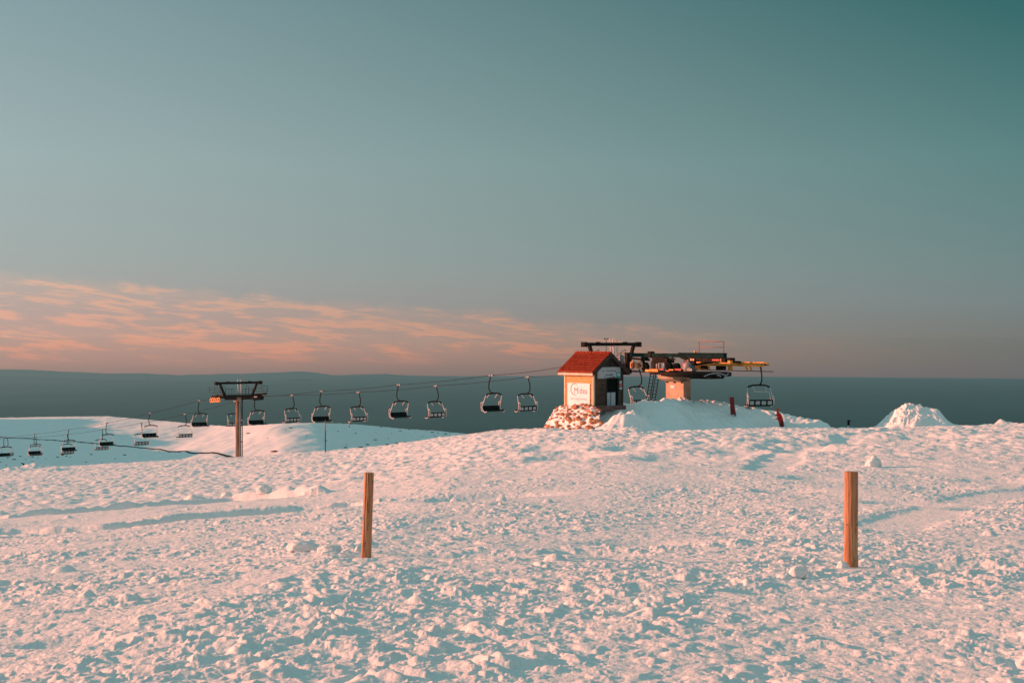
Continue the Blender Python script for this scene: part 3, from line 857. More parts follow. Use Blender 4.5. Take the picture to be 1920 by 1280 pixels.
# ------------------------------------------------------------------ top terminal (x = s up the line, y = across, z absolute)
def make_terminal():
    O = mid_at(-12.0)
    r = empty('lift_terminal', (O.x, O.y, 0), ROT)
    tag(r, 'green and orange chairlift terminal on a concrete pier in the snow', 'lift terminal')
    D = M['dark_metal']; G = M['green_metal']
    def b(name, m, parent=r, bev=.02):
        return lambda mb: mb.build(name, m, parent, bevel=bev)
    # entry frame
    head_frame(r, 3.0, -.22, -1.75, inset=.55, ybot=1.95)
    mb = MB()
    for dy in (-.12, .12+.02): pass
    for dy in (-.14, .16):
        mb = MB(); mb.tube([(0, dy+.12, -1.55), (0, dy-.04, .22)], .06, 8); mb.build('light_pole', M['light_metal'], r)
    mb = MB(); mb.tube([(.0, -.62, -1.5), (.0, -.62, .18)], .02, 6); mb.tube([(0, -.78, .18), (0, -.42, .18)], .02, 6)
    for y in (-.78, -.42): mb.tube([(0, y, .18), (0, y, .26)], .05, 8)
    mb.tube([(0, .58, -1.5), (0, .58, .16)], .018, 6); mb.build('wind_gauge', D, r)
    mb = MB(); mb.box((0, 0, -1.95), (.40, 5.9, .34)); mb.box((0, 0, -1.72), (.7, 5.0, .05)); mb.build('crossarm', D, r, bevel=.02)
    mb = MB()
    for y in (-1.7, 1.25):
        mb.tube(curve_pts([(0, y-.30, -1.7), (0, y-.30, -1.0), (0, y+.1, -.72), (0, y+.30, -.74), (0, y+.30, -1.7)], 4), .02, 6)
    railing(mb, [(0, y, -1.7) for y in (.7, 1.1, 1.6, 2.2)], .75, .02)
    mb.build('catwalk_railing', D, r)
    mb = MB(); mb.box((-.05, 1.05, -1.45), (.3, .5, .45)); mb.cyl((-.05, .85, -1.2), (-.05, 1.3, -1.2), .10, 10); mb.build('junction_box', M['grey_metal'], r, bevel=.02)
    # near corner column of the entry (dark, wide) and lower parts
    mb = MB(); mb.box((1.9, -.15, -1.75), (.34, .30, 1.75)); mb.box((1.6, -.5, -2.35), (.9, 1.4, .35)); mb.box((1.0, -1.3, -2.05), (1.2, 2.2, .26)); mb.build('entry_column', D, r, bevel=.02)
    # sheaves at the entry
    mb = MB(); mb.bar((1.2, 1.0, -1.35), (3.2, 1.0, -1.45), .12, .18); mb.bar((2.9, 1.0, -1.4), (2.9, 1.0, -1.05), .22, .2, up=(1, 0, 0)); mb.box((2.9, .6, -1.55), (.22, .22, 1.1)); mb.build('sheave_frame', D, r, bevel=.01)
    for x in (2.06, 2.80):
        m2 = MB(); wheel(m2, (x, .35, -1.86), .31, .12, (0, 1, 0)); m2.build('sheave', [M['rail_red'], M['sheave']], r)
    m2 = MB(); m2.cyl((3.25, .35, -1.98), (3.25, .62, -1.98), .36, 22); m2.cyl((3.25, .30, -1.98), (3.25, .64, -1.98), .12, 12); m2.build('drive_tyre', M['black'], r, bevel=.03)
    # main top beam
    mb = MB(); mb.box((6.9, 0, -1.06), (9.9, .34, .30)); mb.box((9.6, 0, -.88), (4.5, .42, .07)); mb.build('top_beam', G, r, bevel=.02)
    mb = MB(); mb.box((11.9, .2, -1.30), (.9, .6, .22)); mb.box((4.35, 0, -1.02), (.34, .46, .5)); mb.build('beam_bracket', D, r, bevel=.02)
    # lower chassis
    mb = MB(); mb.box((4.3, 0, -2.36), (5.0, .18, .10)); mb.box((6.9, 0, -2.42), (4.0, 1.5, .20)); mb.box((7.2, 0, -2.30), (3.4, .5, .14)); mb.build('chassis', D, r, bevel=.02)
    for (s, h) in ((4.75, 1.3),):
        mb = MB(); mb.box((s, 0, -1.72), (.34, .30, 1.30)); mb.build('frame_post', D, r, bevel=.02)
    for a_, b_, w_ in (((7.5, 0, -1.15), (8.9, 0, -1.6), .22), ((8.9, 0, -1.55), (7.6, 0, -2.3), .26), ((4.9, 0, -1.3), (5.5, 0, -1.15), .13)):
        mb = MB(); mb.bar(a_, b_, w_, w_); mb.build('brace', D, r, bevel=.02)
    # gearbox, motor and clutter between the posts
    mb = MB(); mb.box((5.7, .1, -1.45), (1.3, .8, .38)); mb.box((5.4, .1, -1.25), (.9, .6, .12)); mb.build('gearbox', D, r, bevel=.04)
    mb = MB(); mb.cyl((5.2, -.2, -2.1), (5.2, -.2, -1.7), .11, 12); mb.cyl((5.45, -.2, -2.1), (5.45, -.2, -1.7), .11, 12); mb.cyl((5.9, -.1, -2.05), (5.9, -.1, -1.62), .17, 14); mb.build('oil_tank', M['grey_metal'], r, bevel=.02)
    for x in (6.55, 7.30):
        m2 = MB(); m2.cyl((x, -.42, -1.93), (x, -.12, -1.93), .30, 22); m2.cyl((x, -.46, -1.93), (x, -.1, -1.93), .10, 12); m2.build('drive_tyre', M['black'], r, bevel=.03)
    mb = MB(); mb.box((5.25, -.5, -2.22), (.9, .3, .22)); mb.box((4.2, .1, -2.26), (.7, .5, .18)); mb.box((7.0, -.5, -2.15), (.5, .2, .10)); mb.build('service_step', M['orange'], r, bevel=.02)
    mb = MB(); mb.box((6.0, -.5, -2.12), (.5, .2, .12)); mb.box((7.6, -.4, -2.12), (.7, .2, .14)); mb.box((8.0, -.2, -1.85), (.22, .2, .40)); mb.box((7.7, .4, -1.55), (.6, .1, .16)); mb.box((6.6, -.45, -2.25), (.4, .2, .12)); mb.build('red_guard', M['red'], r, bevel=.02)
    mb = MB(); mb.tube(curve_pts([(6.7, -.1, -1.2), (6.75, -.1, -1.45), (6.8, -.1, -1.7)], 3), .05, 8); mb.box((6.7, -.1, -1.36), (.5, .2, .08)); mb.build('brake_caliper', D, r)
    mb = MB(); mb.tube([(8.3, 0, -2.25), (8.3, 0, -2.05), (8.3, 0, -1.65), (8.3, 0, -1.5)], [.42, .50, .42, .2], 18); mb.cyl((8.3, 0, -1.5), (8.3, 0, -1.38), .16, 12)
    mb.build('motor', M['grey_metal'], r, bevel=.02)
    mb = MB(); mb.box((8.75, -.2, -2.12), (.5, .5, .2)); mb.cyl((8.7, -.45, -2.05), (8.7, -.2, -2.05), .12, 10); mb.build('pump', M['grey_metal'], r, bevel=.02)
    # upper equipment box with red flashes
    mb = MB(); mb.box((10.2, .15, -1.37), (3.6, .7, .30)); mb.build('equipment_box', D, r, bevel=.02)
    mb = MB(); mb.box((11.15, -.22, -1.36), (.72, .05, .12)); mb.build('warning_plate', M['red'], r)
    for x_ in (8.75, 8.98):
        mb = MB(); mb.cyl((x_, -.22, -1.36), (x_, -.30, -1.36), .09, 10); mb.build('work_light', M['sheave'], r)
    mb = MB(); mb.box((11.62, -.22, -1.36), (.07, .06, .22)); mb.build('marker_plate', M['sheave'], r)
    mb = MB(); mb.box((12.3, 0, -1.5), (.25, .3, .25)); mb.build('rail_block', M['orange'], r, bevel=.02)
    # red railing above
    mb = MB()
    P = [(9.3, 0, -.95), (11.7, 0, -.95)]
    railing(mb, P, .94, .026, False); mb.tube([(9.3, 0, -.43), (11.7, 0, -.43)], .024, 6); mb.build('top_railing', M['rail_red'], r)
    mb = MB(); mb.tube([(8.9, 0, -.9), (8.9, 0, -.78), (8.9, 0, -.68)], [.08, .10, .05], 12); mb.tube([(9.0, 0, -.9), (9.05, 0, -.62)], .02, 6); mb.build('beacon', M['sheave'], r)
    # orange guide rail on the far side, hangers and cable
    z = -1.62
    mb = MB(); mb.bar((6.1, 2.75, z), (13.3, 2.75, z), .18, .20); mb.bar((6.1, 2.62, z-.15), (13.3, 2.60, z-.17), .12, .15)
    mb.tube(curve_pts([(13.3, 2.75, z), (13.7, 2.6, z-.02), (13.9, 2.2, z-.04)], 4), .07, 8)
    mb.build('guide_rail', M['orange'], r, bevel=.02)
    mb = MB(); mb.bar((6.1, 2.75, z-.12), (13.5, 2.75, z-.12), .24, .08); mb.build('rail_underside', D, r)
    for s in (6.3, 6.6, 6.9, 7.9, 9.9, 10.15, 11.6, 12.0, 12.95):
        mb = MB(); mb.bar((s-.1, 2.7, z-.15), (s+.05, 2.7, z-.56), .10, .12, up=(0, 1, 0)); mb.build('rail_bracket', M['orange'], r, bevel=.01)
    mb = MB(); mb.box((9.0, 2.8, z-.36), (.8, .3, .36)); mb.box((7.4, 2.8, z-.36), (.7, .3, .34)); mb.build('tyre_bank', D, r, bevel=.03)
    mb = MB(); mb.tube([(0, 2.8, -2.20), (14.0, 2.8, -2.20)], .03, 6); mb.build('far_cable', D, r)
    mb = MB(); mb.box((6.6, 2.75, -1.95), (1.0, .12, .5)); mb.box((10.0, 2.7, -1.92), (.28, .2, .55)); mb.build('rail_hanger', M['orange'], r, bevel=.02)
    mb = MB(); mb.bar((8.5, .3, -1.75), (8.5, 2.7, -1.55), .16, .16); mb.bar((11.0, .3, -1.45), (11.0, 2.7, -1.55), .16, .16); mb.build('cross_beam', D, r, bevel=.02)
    # bullwheel under its dark cover with a swirl painted on the edge
    mb = MB(); c = Vector((9.0, 0, -2.44))
    mb.tube([c+Vector((0, 0, -.15)), c+Vector((0, 0, -.12)), c+Vector((0, 0, .13)), c+Vector((0, 0, .16))], [2.45, 2.62, 2.62, 2.5], 48)
    mb.tube([c+Vector((0, 0, -.24)), c+Vector((0, 0, -.15))], [.9, 1.1], 32)
    mb.box((10.6, -.6, -2.66), (1.9, 1.6, .14))
    bw = mb.build('bullwheel', D, r)
    mb = MB()
    def rim(phi, dz): return c+Vector((2.66*math.cos(phi), 2.66*math.sin(phi), dz))
    # facing the viewer: local direction (+x, -y) side
    ph0 = -.30
    for k, (p0, p1, z0, z1) in enumerate(((-.62, -.30, -.10, .12), (-.30, -.02, .12, .02), (-.02, .12, .02, -.10), (-.24, -.10, -.02, -.12), (.12, .26, -.10, .08))):
        P = [rim(p0+(p1-p0)*i/8, z0+(z1-z0)*i/8+.05*math.sin(math.pi*i/8)) for i in range(9)]
        mb.tube(P, .035, 6)
    mb.build('swirl_emblem', M['sign_shade'], bw)
    # concrete pier
    mb = MB(); mb.box((7.2, 0, -4.3), (1.85, .80, 2.7)); mb.build('pier', M['concrete'], r, bevel=.04)
    m2 = MB()
    vs = []; L1 = .72; 
    for (zz, a, w) in ((-3.02, .74, .5), (-2.82, .80, 1.15), (-2.52, .80, 1.22)):
        for sx, sy in ((-1, -1), (1, -1), (1, 1), (-1, 1)): vs.append((6.95+sx*a, sy*w, zz))
    fs = [(0, 3, 2, 1), (8, 9, 10, 11)]
    for k in (0, 4):
        for j in range(4): fs.append((k+j, k+(j+1) % 4, k+4+(j+1) % 4, k+4+j))
    m2.add(vs, fs); m2.build('pier_cap', M['concrete'], r, bevel=.05)
    m3 = MB(); m3.box((7.0, -.415, -3.42), (.42, .03, .18)); m3.build('pier_plate', M['white_sign'], r)
    m3 = MB()
    for x in (6.45, 7.2, 7.95): m3.cyl((x, -.48, -3.08), (x, -.3, -3.08), .06, 8)
    m3.build('anchor_bolt', M['black'], r)
    # access ladders with hoops
    for (s0, y0, lean) in ((4.1, .45, -.55), (4.75, .35, -.55)):
        mb = MB()
        for dy in (-.2, .2):
            mb.tube([(s0+lean, y0+dy, -4.75), (s0, y0+dy, -2.3)]+([(s0+.05, y0+dy, -1.6)] if s0 < 4.5 else []), .035, 6)
        n = 9
        for k in range(n):
            u = (k+.5)/n; mb.tube([(s0+lean*(1-u), y0-.2, -4.75+2.45*u), (s0+lean*(1-u), y0+.2, -4.75+2.45*u)], .022, 6)
        if s0 < 4.5: mb.tube(curve_pts([(s0+.05, y0-.2, -1.6), (s0+.05, y0, -1.42), (s0+.05, y0+.2, -1.6)], 4), .03, 6)
        mb.build('ladder', D, r)
    mb = MB(); railing(mb, [(2.9, 1.8, -2.0), (3.6, 1.8, -2.0), (4.5, 1.8, -2.0)], .85, .018); mb.build('side_railing', D, r)
make_terminal()

# ------------------------------------------------------------------ hut (x along the lit side wall, y along the gable wall)
def text_mesh(mb, s, size, org, ex, ez, mi, off, align='LEFT', shear=0.0, bold=0.0):
    cu = bpy.data.curves.new('txt', 'FONT'); cu.body = s; cu.size = size; cu.align_x = align; cu.shear = shear
    cu.offset = bold; cu.resolution_u = 3
    o = bpy.data.objects.new('txt', cu); COL.objects.link(o)
    dg = bpy.context.evaluated_depsgraph_get()
    me = bpy.data.meshes.new_from_object(o.evaluated_get(dg))
    org = Vector(org); ex = Vector(ex); ez = Vector(ez); n = ex.cross(ez).normalized()
    vs = [org+ex*v.co.x+ez*v.co.y+n*off for v in me.vertices]
    mb.add(vs, [tuple(p.vertices) for p in me.polygons], mi)
    bpy.data.objects.remove(o); bpy.data.meshes.remove(me)

def make_hut():
    L, W = 2.92, 2.76
    Cn = pt(1113, 640, 90.0)
    # local frame: origin at near corner; x points up the line (towards viewer), so the side wall runs along -x, gable along +y
    zb, ze, zr = -4.62, -1.98, -.94
    r = empty('lift_hut', (Cn.x, Cn.y, 0), ROT)
    tag(r, 'small log-sided hut with red tiled gable roof on the rubble wall', 'hut')
    T = M['planks']
    # log siding courses, as one wall mesh per side
    def siding(name, x0, x1, y0, y1, z0, z1, nrm):
        mb = MB(); n = int(round((z1-z0)/.165)); h = (z1-z0)/n
        for k in range(n):
            zc = z0+(k+.5)*h
            if nrm == 'y': mb.box(((x0+x1)/2, y0, zc), (x1-x0, .10, h))
            else: mb.box((x0, (y0+y1)/2, zc), (.10, y1-y0, h))
        return mb
    mb = siding('w', -L, 0, 0, 0, zb, ze, 'y'); w1 = mb.build('side_wall', T, r, bevel=.045)
    mb = siding('w', -L, 0, W, 0, zb, ze, 'y'); mb.build('side_wall', T, r, bevel=.03)
    mb = siding('w', -L, 0, 0, W, zb, ze, 'x')
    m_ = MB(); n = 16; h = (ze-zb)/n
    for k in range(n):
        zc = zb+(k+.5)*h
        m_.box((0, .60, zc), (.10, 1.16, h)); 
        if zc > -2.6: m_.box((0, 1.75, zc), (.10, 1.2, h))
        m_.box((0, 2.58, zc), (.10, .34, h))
    m_.build('gable_wall', M['shaded_planks'], r, bevel=.03)
    mb.v = []; mb.f = []; mb.m = []; mb.smooth = []
    for k in range(n):
        mb.box((-L, W/2, zb+(k+.5)*h), (.10, W-.04, h))
    mb.build('back_wall', T, r, bevel=.03)
    for x in (-L, 0):
        mb = MB(); a = .01
        vs = [(x-.05, -.05, ze), (x-.05, W+.05, ze), (x-.05, W/2, zr-.06), (x+.05, -.05, ze), (x+.05, W+.05, ze), (x+.05, W/2, zr-.06)]
        mb.add(vs, [(0, 1, 2), (3, 5, 4), (0, 3, 4, 1), (1, 4, 5, 2), (0, 2, 5, 3)]); mb.build('gable_end', M['wood_dark'], r)
    for x, y in ((.02, -.02), (-L, -.02), (.02, W+.02), (-L, W+.02)):
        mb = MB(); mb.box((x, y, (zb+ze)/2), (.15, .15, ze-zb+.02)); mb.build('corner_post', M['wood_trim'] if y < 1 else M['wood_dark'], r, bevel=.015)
    # roof slopes with tile relief
    ov = .36; oy = .40
    sl = (zr-ze)/(W/2)
    for s in (0, 1):
        nx, ny = 110, 60
        u = np.linspace(-L-ov, ov, nx)[None]*np.ones((ny, 1)); v = np.linspace(0, 1, ny)[:, None]*np.ones((1, nx))
        run = W/2+oy
        y = (W/2-v*run) if s == 0 else (W/2+v*run)
        rows = 8; saw = (v*rows) % 1.0
        zz = zr+.10-v*run*sl+.065*saw+.028*np.cos(u*2*np.pi/.235)
        o = grid_object('roof_slope', u, y, zz, M['roof'], r)
        sd_ = o.modifiers.new('thick', 'SOLIDIFY'); sd_.thickness = .06; sd_.offset = -1 if s == 0 else 1
    mb = MB()
    for k in range(10): 
        x0 = -L-ov+k*(L+2*ov)/10
        mb.tube([(x0-.03, W/2, zr+.13), (x0+(L+2*ov)/10, W/2, zr+.10)], [.12, .10], 10)
    mb.build('ridge_tiles', M['roof'], r)
    mb = MB(); ye = -oy; zq = zr+.02-(W/2+oy)*sl
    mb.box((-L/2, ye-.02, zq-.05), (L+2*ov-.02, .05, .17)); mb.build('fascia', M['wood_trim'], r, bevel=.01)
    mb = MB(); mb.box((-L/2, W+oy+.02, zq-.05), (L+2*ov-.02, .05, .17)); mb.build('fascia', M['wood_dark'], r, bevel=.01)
    for x in (ov+.02, -L-ov-.02):
        for s in (-1, 1):
            mb = MB(); mb.bar((x, W/2, zr-.02), (x, W/2+s*(W/2+oy), zr-.02-(W/2+oy)*sl), .05, .24, up=(0, 0, 1)); mb.build('bargeboard', M['wood_dark'], r, bevel=.01)
    # door recess with split pale lower panels
    dr = empty('door', (0, 0, 0)); bpy.data.objects.remove(dr)
    mb = MB(); mb.box((-.10, 1.79, -3.55), (.06, 1.20, 2.1)); dr = mb.build('door', M['black'], r)
    mb = MB(); mb.box((-.05, 1.46, -4.10), (.05, .42, .95)); mb.build('door_panel', M['sign_shade'], dr, bevel=.01)
    mb = MB(); mb.box((-.05, 1.95, -4.10), (.05, .42, .95)); mb.build('door_panel', M['sign_shade'], dr, bevel=.01)
    mb = MB(); mb.box((.03, 1.18, -3.6), (.14, .10, 2.0)); mb.box((.03, 2.40, -3.6), (.14, .10, 2.0)); mb.box((.03, 1.79, -2.58), (.14, 1.32, .10)); mb.build('door_frame', M['wood_dark'], dr, bevel=.01)
    # signs fixed to the hut
    nx = Vector((0, -1, 0))
    mb = MB(); x0, x1, z0, z1 = -2.62, -.30, -4.58, -3.02+.06
    mb.box(((x0+x1)/2, -.085, (z0+z1)/2), (x1-x0, .03, z1-z0), mi=0)
    # lettering on the lit wall: x grows along +x seen from -y
    ex = Vector((1, 0, 0)); ez = Vector((0, 0, 1))
    yo = Vector((0, -.104, 0))
    text_mesh(mb, 'Midea', .60, Vector((-1.93, 0, -3.70))+yo, ex*.98, ez*1.05, 1, 0, bold=0)
    # ring swoosh round the M
    cx, cz = -1.86, -3.40
    for k in range(44):
        t0 = rad(40)+k/44*rad(262); t1 = rad(40)+(k+1)/44*rad(262)
        def q(t, g): return Vector((cx+.42*math.cos(t)*g, -.106, cz+.42*math.sin(t)*g))
        wd = .06+.10*math.sin(math.pi*k/44)
        mb.add([q(t0, 1), q(t1, 1), q(t1, 1-wd), q(t0, 1-wd)], [(0, 1, 2, 3)], 1)
    text_mesh(mb, 'AIR CONDITIONING', .20, Vector((-2.28, 0, -4.16))+yo, ex*.92, ez, 2, 0)
    mb.build('advertising_board', [M['white_sign'], M['sign_print'], M['sign_print_pale']], r)
    mb = MB(); xg = .085
    mb.box((xg, 1.43, -2.22), (.03, 2.26, .80), mi=0)
    ey = Vector((0, 1, 0)); o_ = Vector((.104, 0, 0))
    mb.box((xg+.018, 2.34, -2.40), (.006, .42, .42), mi=2); mb.box((xg+.022, 2.36, -2.36), (.006, .26, .20), mi=3)
    mb.add([Vector((.104, .32, -2.60)), Vector((.104, .86, -2.60)), Vector((.104, .32, -2.10))], [(0, 1, 2)], 4)
    for y in (.86, 2.02): mb.cyl((.10, y, -2.10), (.106, y, -2.10), .055, 10, 1)
    mb.box((.104, 1.52, -2.09), (.004, .78, .09), mi=5)
    mb.box((.104, 1.44, -2.37), (.004, .78, .05), mi=1); mb.box((.104, 1.62, -2.33), (.004, .18, .05), mi=1)
    for y, w in ((1.02, .13), (1.28, .05), (1.46, .05), (1.66, .10), (1.88, .16)): mb.box((.104, y, -2.53), (.004, w, .08), mi=1)
    mb.box((.104, .55, -1.90), (.004, .4, .03), mi=5)
    mb.build('station_sign', [M['sign_shade'], M['sign_dark'], M['sign_teal'], M['sign_teal_pale'], M['panel_grey'], M['grey_metal']], r)
    mb = MB(); mb.box((.08, 2.58, -3.12), (.02, .30, .62), mi=0); mb.box((.093, 2.58, -3.13), (.006, .26, .26), mi=1); mb.box((.097, 2.58, -3.13), (.006, .16, .05), mi=0)
    mb.build('notice', [M['sign_shade'], M['red']], r)
    mb = MB(); mb.box((.9, .7, -4.66), (.35, 2.9, .30)); mb.box((.95, -.6, -4.85), (.2, .2, .3)); mb.build('porch_beam', M['bench'], r, bevel=.03)
M['shaded_planks'] = mat('shaded_log_siding', (.085, .055, .035), .8, 0, .25, 5, stretch=(1, .4, 3), dark=(.035, .022, .016), bump=.3)  # log siding with the gable's shade put into the colour
make_hut()

# ------------------------------------------------------------------ rubble wall plastered with snow
def make_wall():
    top = [pt(1044, 768, 94.0), pt(1052, 762, 93.2), pt(1072, 758, 92.0), pt(1095, 759.5, 90.4), pt(1113, 762, 89.2), pt(1128, 771, 88.4)]
    bot = [pt(1019, 811, 91.8), pt(1034, 812, 90.6), pt(1056, 813, 89.2), pt(1082, 812, 87.9), pt(1104, 806, 87.2), pt(1130, 796, 86.8)]
    nu, nv = 200, 110
    U = np.linspace(0, 1, nu); V = np.linspace(0, 1, nv)
    def samp(P):
        c = [[p[k] for p in P] for k in range(3)]; k5 = np.linspace(0, 1, len(P))
        return np.stack([np.interp(U, k5, c[k]) for k in range(3)], -1)
    A = samp(top); B = samp(bot)
    v = V[:, None, None]
    Pn = A[None]*(1-v)+B[None]*v
    bulge = np.sin(np.pi*np.clip(V, 0, 1))[:, None]**.7
    nrm = np.array([-.62, -.70, .35])
    uu, vv = np.meshgrid(U*5.2, V*2.6)
    disp = .28*bulge+.16*lumps(uu/.5, vv/.4, 201, .8, .25, .75)+.10*perlin(uu/.7, vv/.35, 202)+.05*perlin(uu/.2, vv/.16, 203)
    Pn = Pn+nrm*disp[..., None]
    r = empty('rubble_wall', tuple(top[2])); loc = np.array(top[2])
    tag(r, 'low wall of brown rubble stones plastered with snow under the hut', 'stone wall')
    Q = Pn-loc
    grid_object('snow_plaster', Q[..., 0], Q[..., 1], Q[..., 2], M['snow_mound'], r)
    # terrace top behind the wall
    mb = MB()
    rs = random.Random(5)
    def stone(c, sx, sy, sz, n):
        base = []; 
        m = Matrix.Rotation(rs.uniform(-.4, .4), 3, 'X') @ Matrix.Rotation(ROT+rs.uniform(-.5, .5), 3, 'Z')
        import bmesh
        bm = bmesh.new(); bmesh.ops.create_icosphere(bm, subdivisions=2, radius=1)
        vs = []
        sd_ = rs.uniform(0, 50)
        for q in bm.verts:
            p = q.co.copy()
            p = Vector([math.copysign(abs(t)**.62, t) for t in p])
            p *= 1+.22*mnoise.noise(p*1.3+Vector((sd_, 0, 0)))
            vs.append(m @ Vector((p.x*sx, p.y*sy, p.z*sz))+c)
        fs = [tuple(q.index for q in f.verts) for f in bm.faces]
        bm.free(); mb.add(vs, fs, 0, False)
    N_ = Vector(nrm).normalized()
    k = 0; placed = []
    while k < 2600 and len(placed) < 78:
        k += 1
        u = rs.random(); v_ = rs.random()
        # bare stones are commoner low and to the right
        pr = .06+.85*u*(.25+.75*v_)
        if v_ < .12 and u > .45: pr = .8
        if rs.random() > pr: continue
        s = rs.uniform(.09, .22)*(1.15 if v_ > .5 else .9)*(.85+.55*u)
        i = int(u*(nu-1)); j = int(v_*(nv-1))
        c = Vector(Q[j, i])
        if any((c-d).length < (s+e)*.95 for d, e in placed): continue
        placed.append((c, s))
        stone(c-N_*(s*rs.uniform(-.05, .35)), s*rs.uniform(1.0, 1.5), s*.8, s*rs.uniform(.5, .8), N_)
    # ground course
    for u in np.linspace(.03, .30, 3):
        i = int(u*(nu-1)); c = Vector(Q[int(.93*(nv-1)), i]); stone(c+N_*.08, .36, .2, .12, N_)
    mb.build('stonework', M['stone'], r)
make_wall()
def loose_stone(px, row, Y, s, label):
    import bmesh
    bm = bmesh.new(); bmesh.ops.create_icosphere(bm, subdivisions=2, radius=1)
    for q in bm.verts:
        p = q.co*(1+.3*mnoise.noise(q.co*1.4+Vector((px, 0, 0)))); q.co = Vector((p.x*s*1.9, p.y*s, p.z*s*.65))
    me = bpy.data.meshes.new('rock'); bm.to_mesh(me); bm.free(); me.materials.append(M['rock_far'])
    o = bpy.data.objects.new('rock', me); COL.objects.link(o); p = pt(px, row, Y); p.z = zm(p.x, p.y)+s*.25; o.location = p
    o.rotation_euler = (0, rad(-8), rad(20))
    tag(o, label, 'rock')
loose_stone(1134, 789, 88.2, .20, 'larger dark stone lying in the snow right of the rubble wall')
loose_stone(1130, 785, 88.9, .12, 'smaller dark stone just above the larger one right of the rubble wall')
# ------------------------------------------------------------------ wooden posts in the foreground
def make_post(px, row_b, row_t, dia_px, matn, label, knots, seed, flat=0.0, lean=(0, 0)):
    X, Y = invert(px, row_b)
    z = zground(X, Y); Yf = Y
    zb = -(row_b-640)/F*Yf; zt = -(row_t-640)/F*Yf
    R = dia_px/2/F*Yf; H = zt-zb
    r = empty('wooden_post', (X, Y, zb)); tag(r, label, 'post', 'wooden posts in the foreground snow')
    n, m = 48, 90
    th = np.linspace(0, 2*np.pi, n+1)[None]*np.ones((m, 1)); h = np.linspace(-.5, H, m)[:, None]*np.ones((1, n+1))
    rr = R*(1+.035*np.sin(th*2+seed)+.03*perlin(np.cos(th)*1.3+seed, h*3+np.sin(th), seed)+.02*perlin(h*2.2, h*0+seed, seed+1))
    # drying crack down the front-left
    for (a, w, d) in ((-2.02+.0*seed, .06, .24), (-1.2, .04, .10)):
        aa = a+.10*perlin(h*1.8, h*0+3.3, seed+5)
        dd = np.angle(np.exp(1j*(th-aa)))
        rr = rr-R*d*np.exp(-(dd/w)**2)*sstep(-.1, .15, h)*flat
    for (a, hz, s, amp) in knots:
        dd = np.angle(np.exp(1j*(th-a)))*R
        rr = rr+amp*np.exp(-(dd/s)**2-((h-hz*H)/s/1.2)**2)
    rr = rr*(1+.05*np.exp(-((h-.03)/.12)**2))
    bx = lean[0]*h/H; by = lean[1]*h/H
    x = bx+rr*np.cos(th); y = by+rr*np.sin(th)
    grid_object('trunk', x, y, h, M[matn], r)
    mb = MB()
    ring = [(float(x[-1, k]), float(y[-1, k]), H-.002*0) for k in range(n)]
    mb.add(ring+[(float(bx[-1, 0]), float(by[-1, 0]), H+.004)], [(k, (k+1) % n, n) for k in range(n)]); mb.build('cut_top', M[matn], r)
    for (a, hz, s, amp) in knots:
        if amp < 0: continue
        q = Vector(((R+amp*.9)*math.cos(a)+lean[0]*hz, (R+amp*.9)*math.sin(a), hz*H)); mb = MB()
        mb.tube([q*1, q+Vector((math.cos(a), math.sin(a), 0))*.003], [.009, .007], 10); mb.build('knot', M['knot'], r)
    # snow collar piled against the sunny side
    return X, Y, zb, R
PA = make_post(686.5, 1048, 886, 18.2, 'post_a', 'cracked leaning wooden post in the snow below the hanging chairs', [(-1.75, .20, .03, .006)], 3, 1.0, (.018*16/16*2.0, 0))
PB = make_post(1595.5, 1064, 884, 24.0, 'post_b', 'thicker knotted wooden post standing below the lone snow heap', [(-2.5, .455, .022, .004), (-.95, .46, .03, .011), (-1.05, .09, .03, .010), (-2.4, .05, .02, .004)], 8, .35, (.004, 0))

def clump(px, row, sx, sy, sz, seed, label, group=None, n=4):
    """clod of snow sitting on the crust"""
    import bmesh
    X, Y = invert(px, row); z = zground(X, Y)
    bm = bmesh.new(); bmesh.ops.create_icosphere(bm, subdivisions=n, radius=1)
    o3 = Vector((seed*7.1, 0, 0))
    for q in bm.verts:
        p = q.co
        d = .30*mnoise.noise(p*1.6+o3)+.20*abs(mnoise.noise(p*3.5+o3))+.09*abs(mnoise.noise(p*8+o3))
        p = p*(1+d); q.co = Vector((p.x*sx, p.y*sy, max(p.z, -.4)*sz))
    for f in bm.faces: f.smooth = True
    me = bpy.data.meshes.new('snow_clod'); bm.to_mesh(me); bm.free(); me.materials.append(M['snow'])
    o = bpy.data.objects.new('snow_clod', me); COL.objects.link(o)
    o.location = (X, Y, z+sz*.25)
    tag(o, label, 'snow clod', group)
    return o
clump(568, 1038, .19, .10, .085, 1, 'long rounded snow clod left of the cracked post')
clump(619, 1042, .15, .09, .075, 2, 'rounded snow clod between the long clod and the cracked post')
clump(1497, 1082, .085, .06, .085, 4, 'upright snow clod left of the knotted post base')
clump(1472, 1086, .075, .05, .045, 5, 'low snow clod touching the upright clod left of the knotted post')
clump(1580, 1066, .062, .05, .055, 6, 'snow clod leaning on the sunny foot of the knotted post')
clump(672, 1042, .045, .05, .06, 9, 'small snow clod against the foot of the cracked post')
clump(1637, 874, .26, .22, .26, 7, 'wedge of snow standing above and right of the knotted post')
clump(275, 950, .26, .20, .26, 12, 'snow block on the rut bank at far left, right one of its pair')
clump(75, 966, .24, .2, .17, 13, 'snow block on the rut bank at far left, left one of its pair')
clump(425, 933, .26, .20, .26, 14, 'tallest snow block on the bank above the ruts')
clump(495, 931, .25, .20, .22, 15, 'snow block ending the bank above the ruts on the right')
clump(365, 940, .42, .25, .20, 16, 'low wide snow block in the middle of the rut bank')

